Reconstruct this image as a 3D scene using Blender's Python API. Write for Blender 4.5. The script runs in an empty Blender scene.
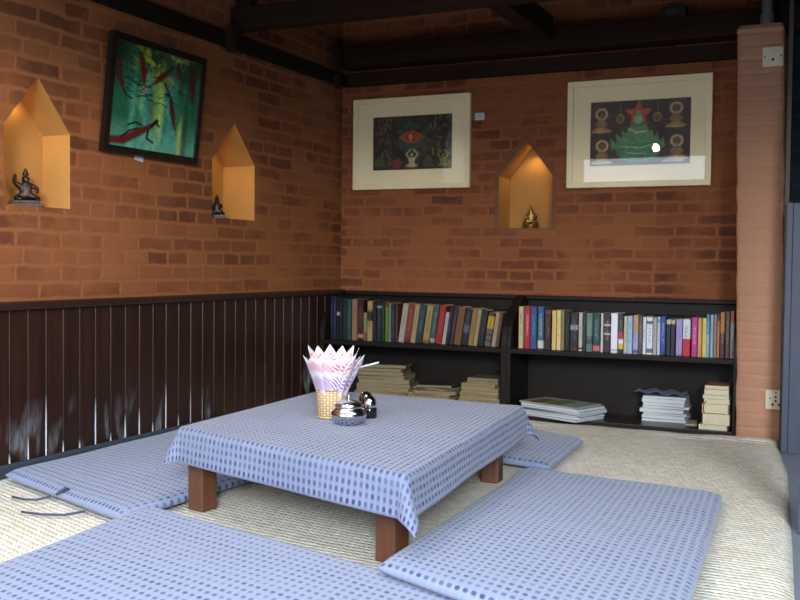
import bpy, bmesh, math, random
import numpy as np
from mathutils import Vector, Matrix

sc = bpy.context.scene
COL = sc.collection
rnd = random.Random(7)

# ------------------------------------------------------------------ camera
cam_data = bpy.data.cameras.new('camera')
cam_data.sensor_width = 36.0
cam_data.lens = 994.35 / 800 * 36.0
cam_data.clip_start = 0.05
cam_data.dof.use_dof = True
cam_data.dof.focus_distance = 2.75
cam_data.dof.aperture_fstop = 8.0
cam = bpy.data.objects.new('camera', cam_data)
COL.objects.link(cam)
_r = Vector((0.90481707, 0.42564463, 0.01152052))
_u = Vector((-0.02600109, 0.0282259, 0.99926335))
_f = Vector((-0.4250059, 0.90445008, -0.0366065))
cam.matrix_world = Matrix(((_r.x, _u.x, -_f.x, 2.49766), (_r.y, _u.y, -_f.y, -4.58347),
                           (_r.z, _u.z, -_f.z, 0.69676), (0, 0, 0, 1)))
sc.camera = cam

# ------------------------------------------------------------------ world, daylight, exposure
def lin(h):
    v = [int(h[i:i + 2], 16) / 255 for i in (0, 2, 4)]
    return tuple([x / 12.92 if x <= .04045 else ((x + .055) / 1.055) ** 2.4 for x in v] + [1.0])

world = bpy.data.worlds.new('sky'); sc.world = world
world.use_nodes = True
wn = world.node_tree.nodes; wl = world.node_tree.links
bg = wn['Background']
bg.inputs['Color'].default_value = (0.82, 0.91, 1.0, 1)
bg.inputs['Strength'].default_value = 4.7

def area_light(name, loc, target, sx, sy, power, color, spread=180):
    d = bpy.data.lights.new(name, 'AREA'); d.shape = 'RECTANGLE'; d.size = sx; d.size_y = sy
    d.energy = power; d.color = color; d.spread = math.radians(spread)
    o = bpy.data.objects.new(name, d); COL.objects.link(o)
    o.location = loc
    o.rotation_euler = (Vector(target) - Vector(loc)).to_track_quat('-Z', 'Y').to_euler()
    return o
# daylight entering through the open sides of the room
p_ = area_light('front_opening_portal', (1.65, -4.1, 1.0), (1.65, 0, 1.0), 4.0, 2.6, 1, (1, 1, 1))
p_.data.cycles.is_portal = True
p_ = area_light('roof_edge_portal', (1.65, -3.4, 2.06), (1.65, -3.4, 0), 4.0, 1.5, 1, (1, 1, 1))
p_.data.cycles.is_portal = True
# the brightest part of the open sky, low in the front right
area_light('bright_sky_patch', (4.9, -9.2, 2.6), (2.0, -.3, .4), 1.5, 1.3, 850, (0.86, 0.93, 1.0))

sc.view_settings.view_transform = 'Standard'
sc.view_settings.look = 'None'
sc.view_settings.gamma = 1
sc.view_settings.use_curve_mapping = False
sc.view_settings.exposure = 0.0

# ------------------------------------------------------------------ materials
def new_mat(name):
    m = bpy.data.materials.new(name); m.use_nodes = True
    nt = m.node_tree; b = nt.nodes['Principled BSDF']
    return m, nt, b
def nd(nt, t, **kw):
    n = nt.nodes.new(t)
    for k, v in kw.items():
        if k.startswith('i_'):
            key = k[2:]
            n.inputs[int(key) if key.isdigit() else key.replace('_', ' ')].default_value = v
        else: setattr(n, k, v)
    return n
def lk(nt, a, b): nt.links.new(a, b)
def math_n(nt, op, a, b=None, c=None, clamp=False):
    n = nt.nodes.new('ShaderNodeMath'); n.operation = op; n.use_clamp = clamp
    for i, x in enumerate((a, b, c)):
        if x is None: continue
        if isinstance(x, (int, float)): n.inputs[i].default_value = x
        else: nt.links.new(x, n.inputs[i])
    return n.outputs[0]
def mix_c(nt, fac, a, b, blend='MIX'):
    n = nt.nodes.new('ShaderNodeMix'); n.data_type = 'RGBA'; n.blend_type = blend
    for s, x in ((n.inputs[0], fac), (n.inputs[6], a), (n.inputs[7], b)):
        if isinstance(x, (int, float)): s.default_value = x
        elif isinstance(x, tuple): s.default_value = x
        else: nt.links.new(x, s)
    return n.outputs[2]
def ramp(nt, fac, stops, interp='LINEAR'):
    n = nt.nodes.new('ShaderNodeValToRGB'); n.color_ramp.interpolation = interp
    e = n.color_ramp.elements
    while len(e) < len(stops): e.new(0.5)
    for i, (p, c) in enumerate(stops):
        e[i].position = p
        e[i].color = c if isinstance(c, tuple) else (c, c, c, 1)
    nt.links.new(fac, n.inputs[0]); return n.outputs[0]
def bump(nt, b, h, strength, dist):
    n = nt.nodes.new('ShaderNodeBump'); n.inputs['Strength'].default_value = strength
    n.inputs['Distance'].default_value = dist
    nt.links.new(h, n.inputs['Height']); nt.links.new(n.outputs[0], b.inputs['Normal'])

def plain(name, hexc, rough=.5, metal=0.0, spec=.5, noise=0.0, nscale=40):
    m, nt, b = new_mat(name)
    c = lin(hexc) if isinstance(hexc, str) else hexc
    b.inputs['Roughness'].default_value = rough; b.inputs['Metallic'].default_value = metal
    b.inputs['Specular IOR Level'].default_value = spec
    if noise:
        tc = nd(nt, 'ShaderNodeTexCoord'); n = nd(nt, 'ShaderNodeTexNoise', i_Scale=nscale, i_Detail=4.0)
        lk(nt, tc.outputs['Object'], n.inputs['Vector'])
        f = ramp(nt, n.outputs['Fac'], [(.3, 1 - noise), (.7, 1 + noise * .3)])
        lk(nt, mix_c(nt, 1.0, c, f, 'MULTIPLY'), b.inputs['Base Color'])
        bump(nt, b, n.outputs['Fac'], .3, .002)
    else: b.inputs['Base Color'].default_value = c
    return m

def brick_mat(name, mortar, b1, b2, dark, contrast=(.42, .62), row=.0555, bw=.185, bumpd=.0035, off=(0, 0), msize=.012):
    m, nt, b = new_mat(name)
    uv = nd(nt, 'ShaderNodeUVMap')
    mp = nd(nt, 'ShaderNodeMapping'); mp.inputs['Location'].default_value = (off[0], off[1], 0)
    lk(nt, uv.outputs[0], mp.inputs[0])
    n1 = nd(nt, 'ShaderNodeTexNoise', i_Scale=9.0, i_Detail=3.0)
    lk(nt, mp.outputs[0], n1.inputs['Vector'])
    nf_ = nd(nt, 'ShaderNodeTexNoise', i_Scale=42.0, i_Detail=2.0); lk(nt, mp.outputs[0], nf_.inputs['Vector'])
    sub = nd(nt, 'ShaderNodeVectorMath', operation='SUBTRACT'); lk(nt, mix_c(nt, .32, n1.outputs['Color'], nf_.outputs['Color']), sub.inputs[0]); sub.inputs[1].default_value = (.5, .5, .5)
    scl = nd(nt, 'ShaderNodeVectorMath', operation='SCALE'); lk(nt, sub.outputs[0], scl.inputs[0]); scl.inputs['Scale'].default_value = .03
    add = nd(nt, 'ShaderNodeVectorMath', operation='ADD'); lk(nt, mp.outputs[0], add.inputs[0]); lk(nt, scl.outputs[0], add.inputs[1])
    br = nd(nt, 'ShaderNodeTexBrick', offset=.5, offset_frequency=2, squash=.62, squash_frequency=3)
    br.inputs['Scale'].default_value = 1; br.inputs['Mortar Size'].default_value = msize
    br.inputs['Mortar Smooth'].default_value = .9; br.inputs['Bias'].default_value = 0
    br.inputs['Brick Width'].default_value = bw; br.inputs['Row Height'].default_value = row
    br.inputs['Color1'].default_value = (0, 0, 0, 1); br.inputs['Color2'].default_value = (1, 1, 1, 1)
    br.inputs['Mortar'].default_value = (.5, .5, .5, 1)
    lk(nt, add.outputs[0], br.inputs['Vector'])
    # per brick tone
    tone = ramp(nt, br.outputs['Color'], [(0, lin(dark)), (.35, lin(b1)), (.7, lin(b2)), (1, lin(mortar))])
    n2 = nd(nt, 'ShaderNodeTexNoise', i_Scale=60.0, i_Detail=5.0); lk(nt, mp.outputs[0], n2.inputs['Vector'])
    tone = mix_c(nt, .22, tone, mix_c(nt, n2.outputs['Fac'], lin(dark), lin(mortar)), 'MIX')
    # lime smeared over the bricks in patches
    n3 = nd(nt, 'ShaderNodeTexNoise', i_Scale=2.1, i_Detail=9.0, i_Roughness=.68); lk(nt, mp.outputs[0], n3.inputs['Vector'])
    smear = ramp(nt, n3.outputs['Fac'], [(contrast[0], .12), (contrast[1], .85)])
    nomort = math_n(nt, 'SUBTRACT', 1.0, br.outputs['Fac'])
    vis = math_n(nt, 'MULTIPLY', nomort, smear)
    mcol = mix_c(nt, n2.outputs['Fac'], lin(mortar), lin(b2))
    mcol = mix_c(nt, .35, lin(mortar), mcol)
    lk(nt, mix_c(nt, vis, mcol, tone), b.inputs['Base Color'])
    b.inputs['Roughness'].default_value = .82; b.inputs['Specular IOR Level'].default_value = .25
    h = math_n(nt, 'ADD', math_n(nt, 'MULTIPLY', nomort, .8), math_n(nt, 'MULTIPLY', n2.outputs['Fac'], .5))
    bump(nt, b, h, .4, bumpd)
    return m

def wood_mat(name, c1, c2, rough=.4, axis='Z', scale=1.0, spec=.5, scuffs_pale_edges=False, coat=0.0):
    m, nt, b = new_mat(name)
    tc = nd(nt, 'ShaderNodeTexCoord'); mp = nd(nt, 'ShaderNodeMapping')
    s = {'X': (1.5, 30, 30), 'Y': (30, 1.5, 30), 'Z': (30, 30, 1.5)}[axis]
    mp.inputs['Scale'].default_value = tuple(x * scale for x in s)
    lk(nt, tc.outputs['Object'], mp.inputs[0])
    n = nd(nt, 'ShaderNodeTexNoise', i_Scale=1.0, i_Detail=6.0, i_Roughness=.65); lk(nt, mp.outputs[0], n.inputs['Vector'])
    f = ramp(nt, n.outputs['Fac'], [(.3, 0.0), (.7, 1.0)])
    col = mix_c(nt, f, lin(c1), lin(c2))
    r = math_n(nt, 'ADD', math_n(nt, 'MULTIPLY', n.outputs['Fac'], .18), rough - .09)
    if scuffs_pale_edges:
        # rubbed pale patches on the lower part of some boards
        mp2 = nd(nt, 'ShaderNodeMapping'); mp2.inputs['Scale'].default_value = (1, 9.0, 3.2)
        lk(nt, tc.outputs['Object'], mp2.inputs[0])
        n2 = nd(nt, 'ShaderNodeTexNoise', i_Scale=1.0, i_Detail=2.0); lk(nt, mp2.outputs[0], n2.inputs['Vector'])
        mp3 = nd(nt, 'ShaderNodeMapping'); mp3.inputs['Scale'].default_value = (1, 60, 16); mp3.inputs['Rotation'].default_value = (.35, 0, 0)
        lk(nt, tc.outputs['Object'], mp3.inputs[0])
        n3 = nd(nt, 'ShaderNodeTexNoise', i_Scale=1.0, i_Detail=4.0); lk(nt, mp3.outputs[0], n3.inputs['Vector'])
        sx = nd(nt, 'ShaderNodeSeparateXYZ'); lk(nt, tc.outputs['Object'], sx.inputs[0])
        hz = ramp(nt, sx.outputs['Z'], [(.08, 1.0), (.24, .0)])
        k = math_n(nt, 'MULTIPLY', ramp(nt, n2.outputs['Fac'], [(.60, 0.0), (.66, 1.0)]), hz)
        k = math_n(nt, 'MULTIPLY', k, ramp(nt, n3.outputs['Fac'], [(.35, .15), (.6, .9)]))
        col = mix_c(nt, math_n(nt, 'MULTIPLY', k, .8), col, lin('777b82'))
        r = math_n(nt, 'ADD', r, math_n(nt, 'MULTIPLY', k, .3))
    if scuffs_pale_edges:
        # pale lines along the board edges low down, fading upwards
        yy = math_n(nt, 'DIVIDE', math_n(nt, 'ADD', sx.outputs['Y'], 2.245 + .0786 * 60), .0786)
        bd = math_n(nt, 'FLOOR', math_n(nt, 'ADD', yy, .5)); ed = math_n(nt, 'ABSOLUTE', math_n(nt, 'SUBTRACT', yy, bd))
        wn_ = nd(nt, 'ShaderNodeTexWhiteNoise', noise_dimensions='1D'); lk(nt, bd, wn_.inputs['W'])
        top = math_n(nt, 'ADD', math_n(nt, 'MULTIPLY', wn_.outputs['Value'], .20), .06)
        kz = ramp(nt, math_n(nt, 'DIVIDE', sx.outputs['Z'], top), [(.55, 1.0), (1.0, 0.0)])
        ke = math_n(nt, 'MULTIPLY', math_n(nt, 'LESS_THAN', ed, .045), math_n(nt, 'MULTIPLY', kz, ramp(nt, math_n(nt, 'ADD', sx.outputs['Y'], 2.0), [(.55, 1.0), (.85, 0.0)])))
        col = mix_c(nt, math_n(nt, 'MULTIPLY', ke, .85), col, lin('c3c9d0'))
    lk(nt, col, b.inputs['Base Color']); lk(nt, r, b.inputs['Roughness'])
    b.inputs['Specular IOR Level'].default_value = spec
    b.inputs['Coat Weight'].default_value = coat; b.inputs['Coat Roughness'].default_value = .15
    bump(nt, b, n.outputs['Fac'], .25, .0015)
    return m

def dash_cloth(name, base, light, dash, cu=.021, cv=.026, du=.0115, dv=.0095, contrast=.9):
    """blue handloom cloth: rows of little woven dashes; UV in metres"""
    m, nt, b = new_mat(name)
    uv = nd(nt, 'ShaderNodeUVMap'); sp = nd(nt, 'ShaderNodeSeparateXYZ')
    n0 = nd(nt, 'ShaderNodeTexNoise', i_Scale=7.0, i_Detail=1.0); lk(nt, uv.outputs[0], n0.inputs['Vector'])
    sub = nd(nt, 'ShaderNodeVectorMath', operation='SUBTRACT'); lk(nt, n0.outputs['Color'], sub.inputs[0]); sub.inputs[1].default_value = (.5, .5, .5)
    scl = nd(nt, 'ShaderNodeVectorMath', operation='SCALE'); lk(nt, sub.outputs[0], scl.inputs[0]); scl.inputs['Scale'].default_value = .008
    add = nd(nt, 'ShaderNodeVectorMath', operation='ADD'); lk(nt, uv.outputs[0], add.inputs[0]); lk(nt, scl.outputs[0], add.inputs[1])
    lk(nt, add.outputs[0], sp.inputs[0])
    def cell(o, c):
        d = math_n(nt, 'DIVIDE', o, c); f = math_n(nt, 'FLOOR', d)
        fr = math_n(nt, 'SUBTRACT', math_n(nt, 'SUBTRACT', d, f), .5)
        return f, math_n(nt, 'MULTIPLY', fr, c)
    fu, pu = cell(sp.outputs['X'], cu); fv, pv = cell(sp.outputs['Y'], cv)
    e = math_n(nt, 'ADD', math_n(nt, 'POWER', math_n(nt, 'ABSOLUTE', math_n(nt, 'DIVIDE', pu, du / 2)), 2.6),
               math_n(nt, 'POWER', math_n(nt, 'ABSOLUTE', math_n(nt, 'DIVIDE', pv, dv / 2)), 2.6))
    dot = ramp(nt, e, [(.35, 1.0), (1.1, 0.0)])
    wn_ = nd(nt, 'ShaderNodeTexWhiteNoise', noise_dimensions='2D'); cx = nd(nt, 'ShaderNodeCombineXYZ')
    lk(nt, fu, cx.inputs[0]); lk(nt, fv, cx.inputs[1]); lk(nt, cx.outputs[0], wn_.inputs['Vector'])
    wr = nd(nt, 'ShaderNodeTexWhiteNoise', noise_dimensions='1D'); lk(nt, fv, wr.inputs['W'])
    amt = math_n(nt, 'ADD', math_n(nt, 'MULTIPLY', wn_.outputs['Value'], .35), math_n(nt, 'MULTIPLY', wr.outputs['Value'], .35))
    amt = math_n(nt, 'MULTIPLY', math_n(nt, 'ADD', amt, .35), contrast)
    # pale warp threads between the columns
    th = ramp(nt, math_n(nt, 'ABSOLUTE', pu), [(cu * .36, 0.0), (cu * .47, 1.0)])
    big = nd(nt, 'ShaderNodeTexNoise', i_Scale=5.0, i_Detail=3.0); lk(nt, uv.outputs[0], big.inputs['Vector'])
    col = mix_c(nt, math_n(nt, 'MULTIPLY', th, .4), lin(base), lin(light))
    col = mix_c(nt, math_n(nt, 'MULTIPLY', big.outputs['Fac'], .35), col, lin('9098b4'))
    col = mix_c(nt, math_n(nt, 'MULTIPLY', dot, amt), col, lin(dash))
    lk(nt, col, b.inputs['Base Color'])
    b.inputs['Roughness'].default_value = .9; b.inputs['Specular IOR Level'].default_value = .15
    b.inputs['Sheen Weight'].default_value = .15
    fine = nd(nt, 'ShaderNodeTexNoise', i_Scale=260.0, i_Detail=2.0); lk(nt, uv.outputs[0], fine.inputs['Vector'])
    bump(nt, b, math_n(nt, 'ADD', fine.outputs['Fac'], math_n(nt, 'MULTIPLY', dot, -.6)), .4, .002)
    return m

def weave_mat(name):
    """plaited straw: flat braids side by side"""
    m, nt, b = new_mat(name)
    uv = nd(nt, 'ShaderNodeUVMap'); sp = nd(nt, 'ShaderNodeSeparateXYZ')
    n0 = nd(nt, 'ShaderNodeTexNoise', i_Scale=25.0, i_Detail=2.0); lk(nt, uv.outputs[0], n0.inputs['Vector'])
    sub = nd(nt, 'ShaderNodeVectorMath', operation='SUBTRACT'); lk(nt, n0.outputs['Color'], sub.inputs[0]); sub.inputs[1].default_value = (.5, .5, .5)
    scl = nd(nt, 'ShaderNodeVectorMath', operation='SCALE'); lk(nt, sub.outputs[0], scl.inputs[0]); scl.inputs['Scale'].default_value = .012
    add = nd(nt, 'ShaderNodeVectorMath', operation='ADD'); lk(nt, uv.outputs[0], add.inputs[0]); lk(nt, scl.outputs[0], add.inputs[1])
    lk(nt, add.outputs[0], sp.inputs[0])
    row = .021
    d = math_n(nt, 'DIVIDE', sp.outputs['Y'], row); fl = math_n(nt, 'FLOOR', d)
    fr = math_n(nt, 'SUBTRACT', d, fl)
    hump = math_n(nt, 'SINE', math_n(nt, 'MULTIPLY', fr, math.pi))
    # chevron strands inside a braid
    sl = math_n(nt, 'ADD', math_n(nt, 'DIVIDE', sp.outputs['X'], .02), math_n(nt, 'MULTIPLY', math_n(nt, 'ABSOLUTE', math_n(nt, 'SUBTRACT', fr, .5)), 1.3))
    sl = math_n(nt, 'ADD', sl, math_n(nt, 'MULTIPLY', fl, .37))
    sf = math_n(nt, 'FRACT', sl); st = math_n(nt, 'SINE', math_n(nt, 'MULTIPLY', sf, math.pi))
    h = math_n(nt, 'ADD', math_n(nt, 'POWER', hump, .6), math_n(nt, 'MULTIPLY', math_n(nt, 'POWER', st, .6), .55))
    wn_ = nd(nt, 'ShaderNodeTexWhiteNoise', noise_dimensions='2D'); cx = nd(nt, 'ShaderNodeCombineXYZ')
    lk(nt, fl, cx.inputs[0]); lk(nt, math_n(nt, 'FLOOR', sl), cx.inputs[1]); lk(nt, cx.outputs[0], wn_.inputs['Vector'])
    col = mix_c(nt, wn_.outputs['Value'], lin('d3cebf'), lin('e9e6dc'))
    fine = nd(nt, 'ShaderNodeTexNoise', i_Scale=120.0, i_Detail=3.0); lk(nt, uv.outputs[0], fine.inputs['Vector'])
    col = mix_c(nt, ramp(nt, fine.outputs['Fac'], [(.45, 0.0), (.75, .55)]), col, lin('a0926c'))
    gap = ramp(nt, h, [(.35, 1.0), (.95, 0.0)])
    col = mix_c(nt, math_n(nt, 'MULTIPLY', gap, .42), col, lin('8b8064'))
    lk(nt, col, b.inputs['Base Color']); b.inputs['Roughness'].default_value = .75
    b.inputs['Specular IOR Level'].default_value = .3
    bump(nt, b, h, .55, .005)
    return m

def glass_mat(name):
    m = bpy.data.materials.new(name); m.use_nodes = True; nt = m.node_tree; nt.nodes.clear()
    o = nd(nt, 'ShaderNodeOutputMaterial'); t = nd(nt, 'ShaderNodeBsdfTransparent'); g = nd(nt, 'ShaderNodeBsdfGlossy', i_Roughness=.015)
    fr = nd(nt, 'ShaderNodeFresnel', i_IOR=1.5); mx = nd(nt, 'ShaderNodeMixShader')
    lk(nt, fr.outputs[0], mx.inputs[0]); lk(nt, t.outputs[0], mx.inputs[1]); lk(nt, g.outputs[0], mx.inputs[2]); lk(nt, mx.outputs[0], o.inputs[0])
    return m
def emit_mat(name, col, strength):
    m, nt, b = new_mat(name)
    b.inputs['Base Color'].default_value = (.8, .8, .8, 1)
    b.inputs['Emission Color'].default_value = col; b.inputs['Emission Strength'].default_value = strength
    return m
def paint_mat(name, rough=.4):
    m, nt, b = new_mat(name)
    a = nd(nt, 'ShaderNodeAttribute', attribute_name='Col'); lk(nt, a.outputs['Color'], b.inputs['Base Color'])
    b.inputs['Roughness'].default_value = rough; return m

M = {}
M['brick_left'] = brick_mat('brick_left', '88552f', '592c1b', '74432a', '3a1a14', (.38, .56), row=.0565, bw=.2)
M['brick_back'] = brick_mat('brick_back', '83502f', '542417', '6c3822', '341818', (.40, .56), row=.0525, bw=.185, off=(.05, .01))
M['brick_pillar'] = brick_mat('brick_pillar', 'a57c63', '92664f', '9d7159', '7e5846', (.45, .75), row=.0535, bw=3.0, bumpd=.01, off=(.13, .01))
M['slate'] = brick_mat('dark_stone', '2c3036', '1c2026', '24292f', '14171c', (.2, .4), row=.075, bw=.16)
M['plaster'] = plain('niche_plaster', 'a8773a', .8, noise=.12, nscale=9)
M['surround'] = plain('rough_mortar_band', '6a4430', .9, noise=.2, nscale=18)
M['dark_wood'] = wood_mat('dark_stained_wood', '1d1210', '2e1d17', .42, 'Y')
M['board_wood'] = wood_mat('wainscot_wood', '1e110d', '321c15', .3, 'Z', scuffs_pale_edges=True, coat=.0, spec=.3)
M['shelf_wood'] = wood_mat('shelf_floor_wood', '16110f', '221a17', .3, 'X', spec=.5)
M['case_wood'] = wood_mat('bookcase_wood', '100a08', '1a110e', .5, 'X', spec=.22)
M['beam_wood'] = wood_mat('beam_wood', '1c110b', '2c1c12', .75, 'X', spec=.15)
M['leg_wood'] = wood_mat('table_leg_wood', '4b2c1b', '633d26', .5, 'Z')
M['post_wood'] = wood_mat('painted_post_wood', '2a3344', '374052', .5, 'Z')
M['cloth'] = dash_cloth('tablecloth_fabric', '646c86', '868ea8', '252f4c', cu=.018, cv=.0205, du=.0105, dv=.0145, contrast=1.05)
M['cushion'] = dash_cloth('cushion_fabric', '7b86a3', '97a1bc', '36456a', cu=.021, cv=.029, du=.0145, dv=.015, contrast=1.1)
M['straw'] = weave_mat('plaited_straw')
M['glass'] = glass_mat('picture_glass')
M['cream_frame'] = plain('cream_frame', 'e4d2aa', .45, noise=.08)
M['mount'] = plain('cream_mount', 'ead8b0', .85)
M['black_frame'] = plain('black_frame', '100d0c', .35)
M['paint'] = paint_mat('painted_canvas', .3)
M['print'] = paint_mat('printed_art', .6)
M['paper'] = plain('paper_pages', 'cfc4a6', .9, noise=.2, nscale=200)
M['shaded_paper'] = plain('shade_darkened_paper', '75684c', .9, noise=.3, nscale=120)  # darker paper for the left bookcase, its shade put into the colour
M['white_paper'] = plain('white_paper', 'b4b8ba', .8)
M['steel'] = plain('polished_steel', 'dcdcde', .17, 1.0, noise=.06, nscale=160)
M['chrome'] = plain('chrome', 'd8d8da', .12, 1.0)
M['dark_glass'] = plain('dark_glass', '14181a', .1)
M['bronze'] = plain('dark_bronze', '2a2018', .4, .7, noise=.4, nscale=60)
M['gold'] = plain('aged_brass', '8a6a34', .35, .8, noise=.4, nscale=60)
M['plastic'] = plain('ivory_plastic', 'c2b59c', .4)
M['hole'] = plain('black_plastic', '0a0a0a', .6)
M['pvc'] = plain('grey_pipe', '6d7274', .5)
M['string'] = plain('cloth_tie', '3b3f5c', .9)
M['cane'] = None

# ------------------------------------------------------------------ mesh helpers
class MB:
    def __init__(s): s.bm = bmesh.new()
    def _faces(s, before): return [f for f in s.bm.faces if f not in before]
    def quad(s, pts, mi=0):
        vs = [s.bm.verts.new(p) for p in pts]; f = s.bm.faces.new(vs); f.material_index = mi; return f
    def box(s, x0, x1, y0, y1, z0, z1, bev=0.0, mi=0, rot=None, piv=None):
        b = bmesh.new()
        bmesh.ops.create_cube(b, size=1)
        for v in b.verts:
            v.co = Vector(((x0 + x1) / 2 + v.co.x * (x1 - x0), (y0 + y1) / 2 + v.co.y * (y1 - y0), (z0 + z1) / 2 + v.co.z * (z1 - z0)))
        if bev: bmesh.ops.bevel(b, geom=b.edges[:], offset=bev, segments=2, profile=.6, affect='EDGES')
        if rot is not None:
            p = Vector(piv) if piv else Vector(((x0 + x1) / 2, (y0 + y1) / 2, (z0 + z1) / 2))
            for v in b.verts: v.co = p + rot @ (v.co - p)
        s.merge(b, mi); return s
    def merge(s, b, mi=0):
        b.verts.index_update(); mp = [s.bm.verts.new(v.co) for v in b.verts]
        for f in b.faces:
            try:
                nf = s.bm.faces.new([mp[v.index] for v in f.verts]); nf.material_index = mi; nf.smooth = f.smooth
            except ValueError: pass
        b.free()
    def prism(s, poly, a0, a1, axis='x', mi=0, bev=0.0):
        """extrude a 2-D polygon along an axis: x -> (y,z), y -> (x,z), z -> (x,y)"""
        P = {'x': lambda p, a: (a, p[0], p[1]), 'y': lambda p, a: (p[0], a, p[1]), 'z': lambda p, a: (p[0], p[1], a)}[axis]
        b = bmesh.new()
        v0 = [b.verts.new(P(p, a0)) for p in poly]; v1 = [b.verts.new(P(p, a1)) for p in poly]; n = len(poly)
        b.faces.new(v0); b.faces.new(v1[::-1])
        for i in range(n): b.faces.new((v0[i], v1[i], v1[(i + 1) % n], v0[(i + 1) % n]))
        bmesh.ops.recalc_face_normals(b, faces=b.faces[:])
        if bev: bmesh.ops.bevel(b, geom=b.edges[:], offset=bev, segments=2, profile=.6, affect='EDGES')
        s.merge(b, mi); return s
    def lathe(s, prof, cx=0, cy=0, cz=0, seg=28, mi=0, smooth=True):
        rings = []
        for r, z in prof:
            if r < 1e-6: rings.append([s.bm.verts.new((cx, cy, cz + z))])
            else: rings.append([s.bm.verts.new((cx + r * math.cos(2 * math.pi * i / seg), cy + r * math.sin(2 * math.pi * i / seg), cz + z)) for i in range(seg)])
        for A, B in zip(rings, rings[1:]):
            for i in range(seg):
                j = (i + 1) % seg
                if len(A) == 1 and len(B) == 1: continue
                if len(A) == 1: f = s.bm.faces.new((A[0], B[i], B[j]))
                elif len(B) == 1: f = s.bm.faces.new((A[i], B[0], A[j]))
                else: f = s.bm.faces.new((A[i], B[i], B[j], A[j]))
                f.smooth = smooth; f.material_index = mi
        return s
    def tube(s, pts, r, seg=8, mi=0):
        pts = [Vector(p) for p in pts]; rings = []
        rr = r if isinstance(r, (list, tuple)) else [r] * len(pts)
        for i, p in enumerate(pts):
            d = (pts[min(i + 1, len(pts) - 1)] - pts[max(i - 1, 0)]).normalized()
            a = d.orthogonal().normalized() if i == 0 else (a - d * a.dot(d)).normalized()
            c = d.cross(a)
            rings.append([s.bm.verts.new(p + rr[i] * (math.cos(2 * math.pi * k / seg) * a + math.sin(2 * math.pi * k / seg) * c)) for k in range(seg)])
        for A, B in zip(rings, rings[1:]):
            for k in range(seg):
                f = s.bm.faces.new((A[k], B[k], B[(k + 1) % seg], A[(k + 1) % seg])); f.smooth = True; f.material_index = mi
        s.bm.faces.new(rings[0][::-1]).material_index = mi; s.bm.faces.new(rings[-1]).material_index = mi
        return s
    def build(s, name, mats, parent=None, uv=None, smooth=None, recalc=True, world=True):
        bm = s.bm
        if recalc: bmesh.ops.recalc_face_normals(bm, faces=bm.faces[:])
        if smooth is not None:
            for f in bm.faces: f.smooth = smooth
        if uv == 'box':
            L = bm.loops.layers.uv.new('UVMap')
            for f in bm.faces:
                n = f.normal; ax = max(range(3), key=lambda i: abs(n[i]))
                for l in f.loops:
                    c = l.vert.co
                    l[L].uv = ((c.y, c.z), (c.x, c.z), (c.x, c.y))[ax]
        me = bpy.data.meshes.new(name); bm.to_mesh(me); bm.free()
        for m in (mats if isinstance(mats, (list, tuple)) else [mats]): me.materials.append(m)
        o = bpy.data.objects.new(name, me); COL.objects.link(o)
        if parent is not None:
            o.parent = parent
            if world:                         # shapes given in room coordinates: bring them into the parent's
                me.transform((Matrix.Translation(parent.location) @ parent.rotation_euler.to_matrix().to_4x4()).inverted())
        return o

def tag(o, label=None, cat=None, group=None, kind=None):
    if label: o['label'] = label
    if cat: o['category'] = cat
    if group: o['group'] = group
    if kind: o['kind'] = kind
    return o
def thing(name, label, cat, loc=(0, 0, 0), rot=(0, 0, 0), group=None):
    o = bpy.data.objects.new(name, None); o.empty_display_size = .05
    COL.objects.link(o); o.location = loc; o.rotation_euler = rot
    return tag(o, label, cat, group)

def grid_obj(name, nu, nv, fn, mat, parent=None, uvfn=None, smooth=True, world=True):
    vs = []; uvs = []
    for j in range(nv + 1):
        for i in range(nu + 1):
            vs.append(fn(i / nu, j / nv)); uvs.append(uvfn(i / nu, j / nv) if uvfn else (i / nu, j / nv))
    fs = [(j * (nu + 1) + i, j * (nu + 1) + i + 1, (j + 1) * (nu + 1) + i + 1, (j + 1) * (nu + 1) + i) for j in range(nv) for i in range(nu)]
    me = bpy.data.meshes.new(name); me.from_pydata([tuple(v) for v in vs], [], fs)
    l = me.uv_layers.new(name='UVMap')
    for lp in me.loops: l.data[lp.index].uv = uvs[lp.vertex_index]
    me.polygons.foreach_set('use_smooth', [smooth] * len(fs)); me.materials.append(mat); me.update()
    o = bpy.data.objects.new(name, me); COL.objects.link(o)
    if parent is not None:
        o.parent = parent
        if world: me.transform((Matrix.Translation(parent.location) @ parent.rotation_euler.to_matrix().to_4x4()).inverted())
    return o

def skin_mesh(verts, edges, radii, sub=1):
    """one continuous body grown around a skeleton; returns a bmesh"""
    me = bpy.data.meshes.new('tmp'); me.from_pydata(verts, edges, []); o = bpy.data.objects.new('tmp', me); COL.objects.link(o)
    o.modifiers.new('s', 'SKIN'); sv = me.skin_vertices[0].data
    for i, r in enumerate(radii): sv[i].radius = (r, r) if not isinstance(r, tuple) else r
    sv[0].use_root = True
    ss = o.modifiers.new('u', 'SUBSURF'); ss.levels = sub; ss.render_levels = sub
    dg = bpy.context.evaluated_depsgraph_get(); m2 = bpy.data.meshes.new_from_object(o.evaluated_get(dg))
    b = bmesh.new(); b.from_mesh(m2)
    for f in b.faces: f.smooth = True
    bpy.data.objects.remove(o); bpy.data.meshes.remove(me); bpy.data.meshes.remove(m2)
    return b

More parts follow.
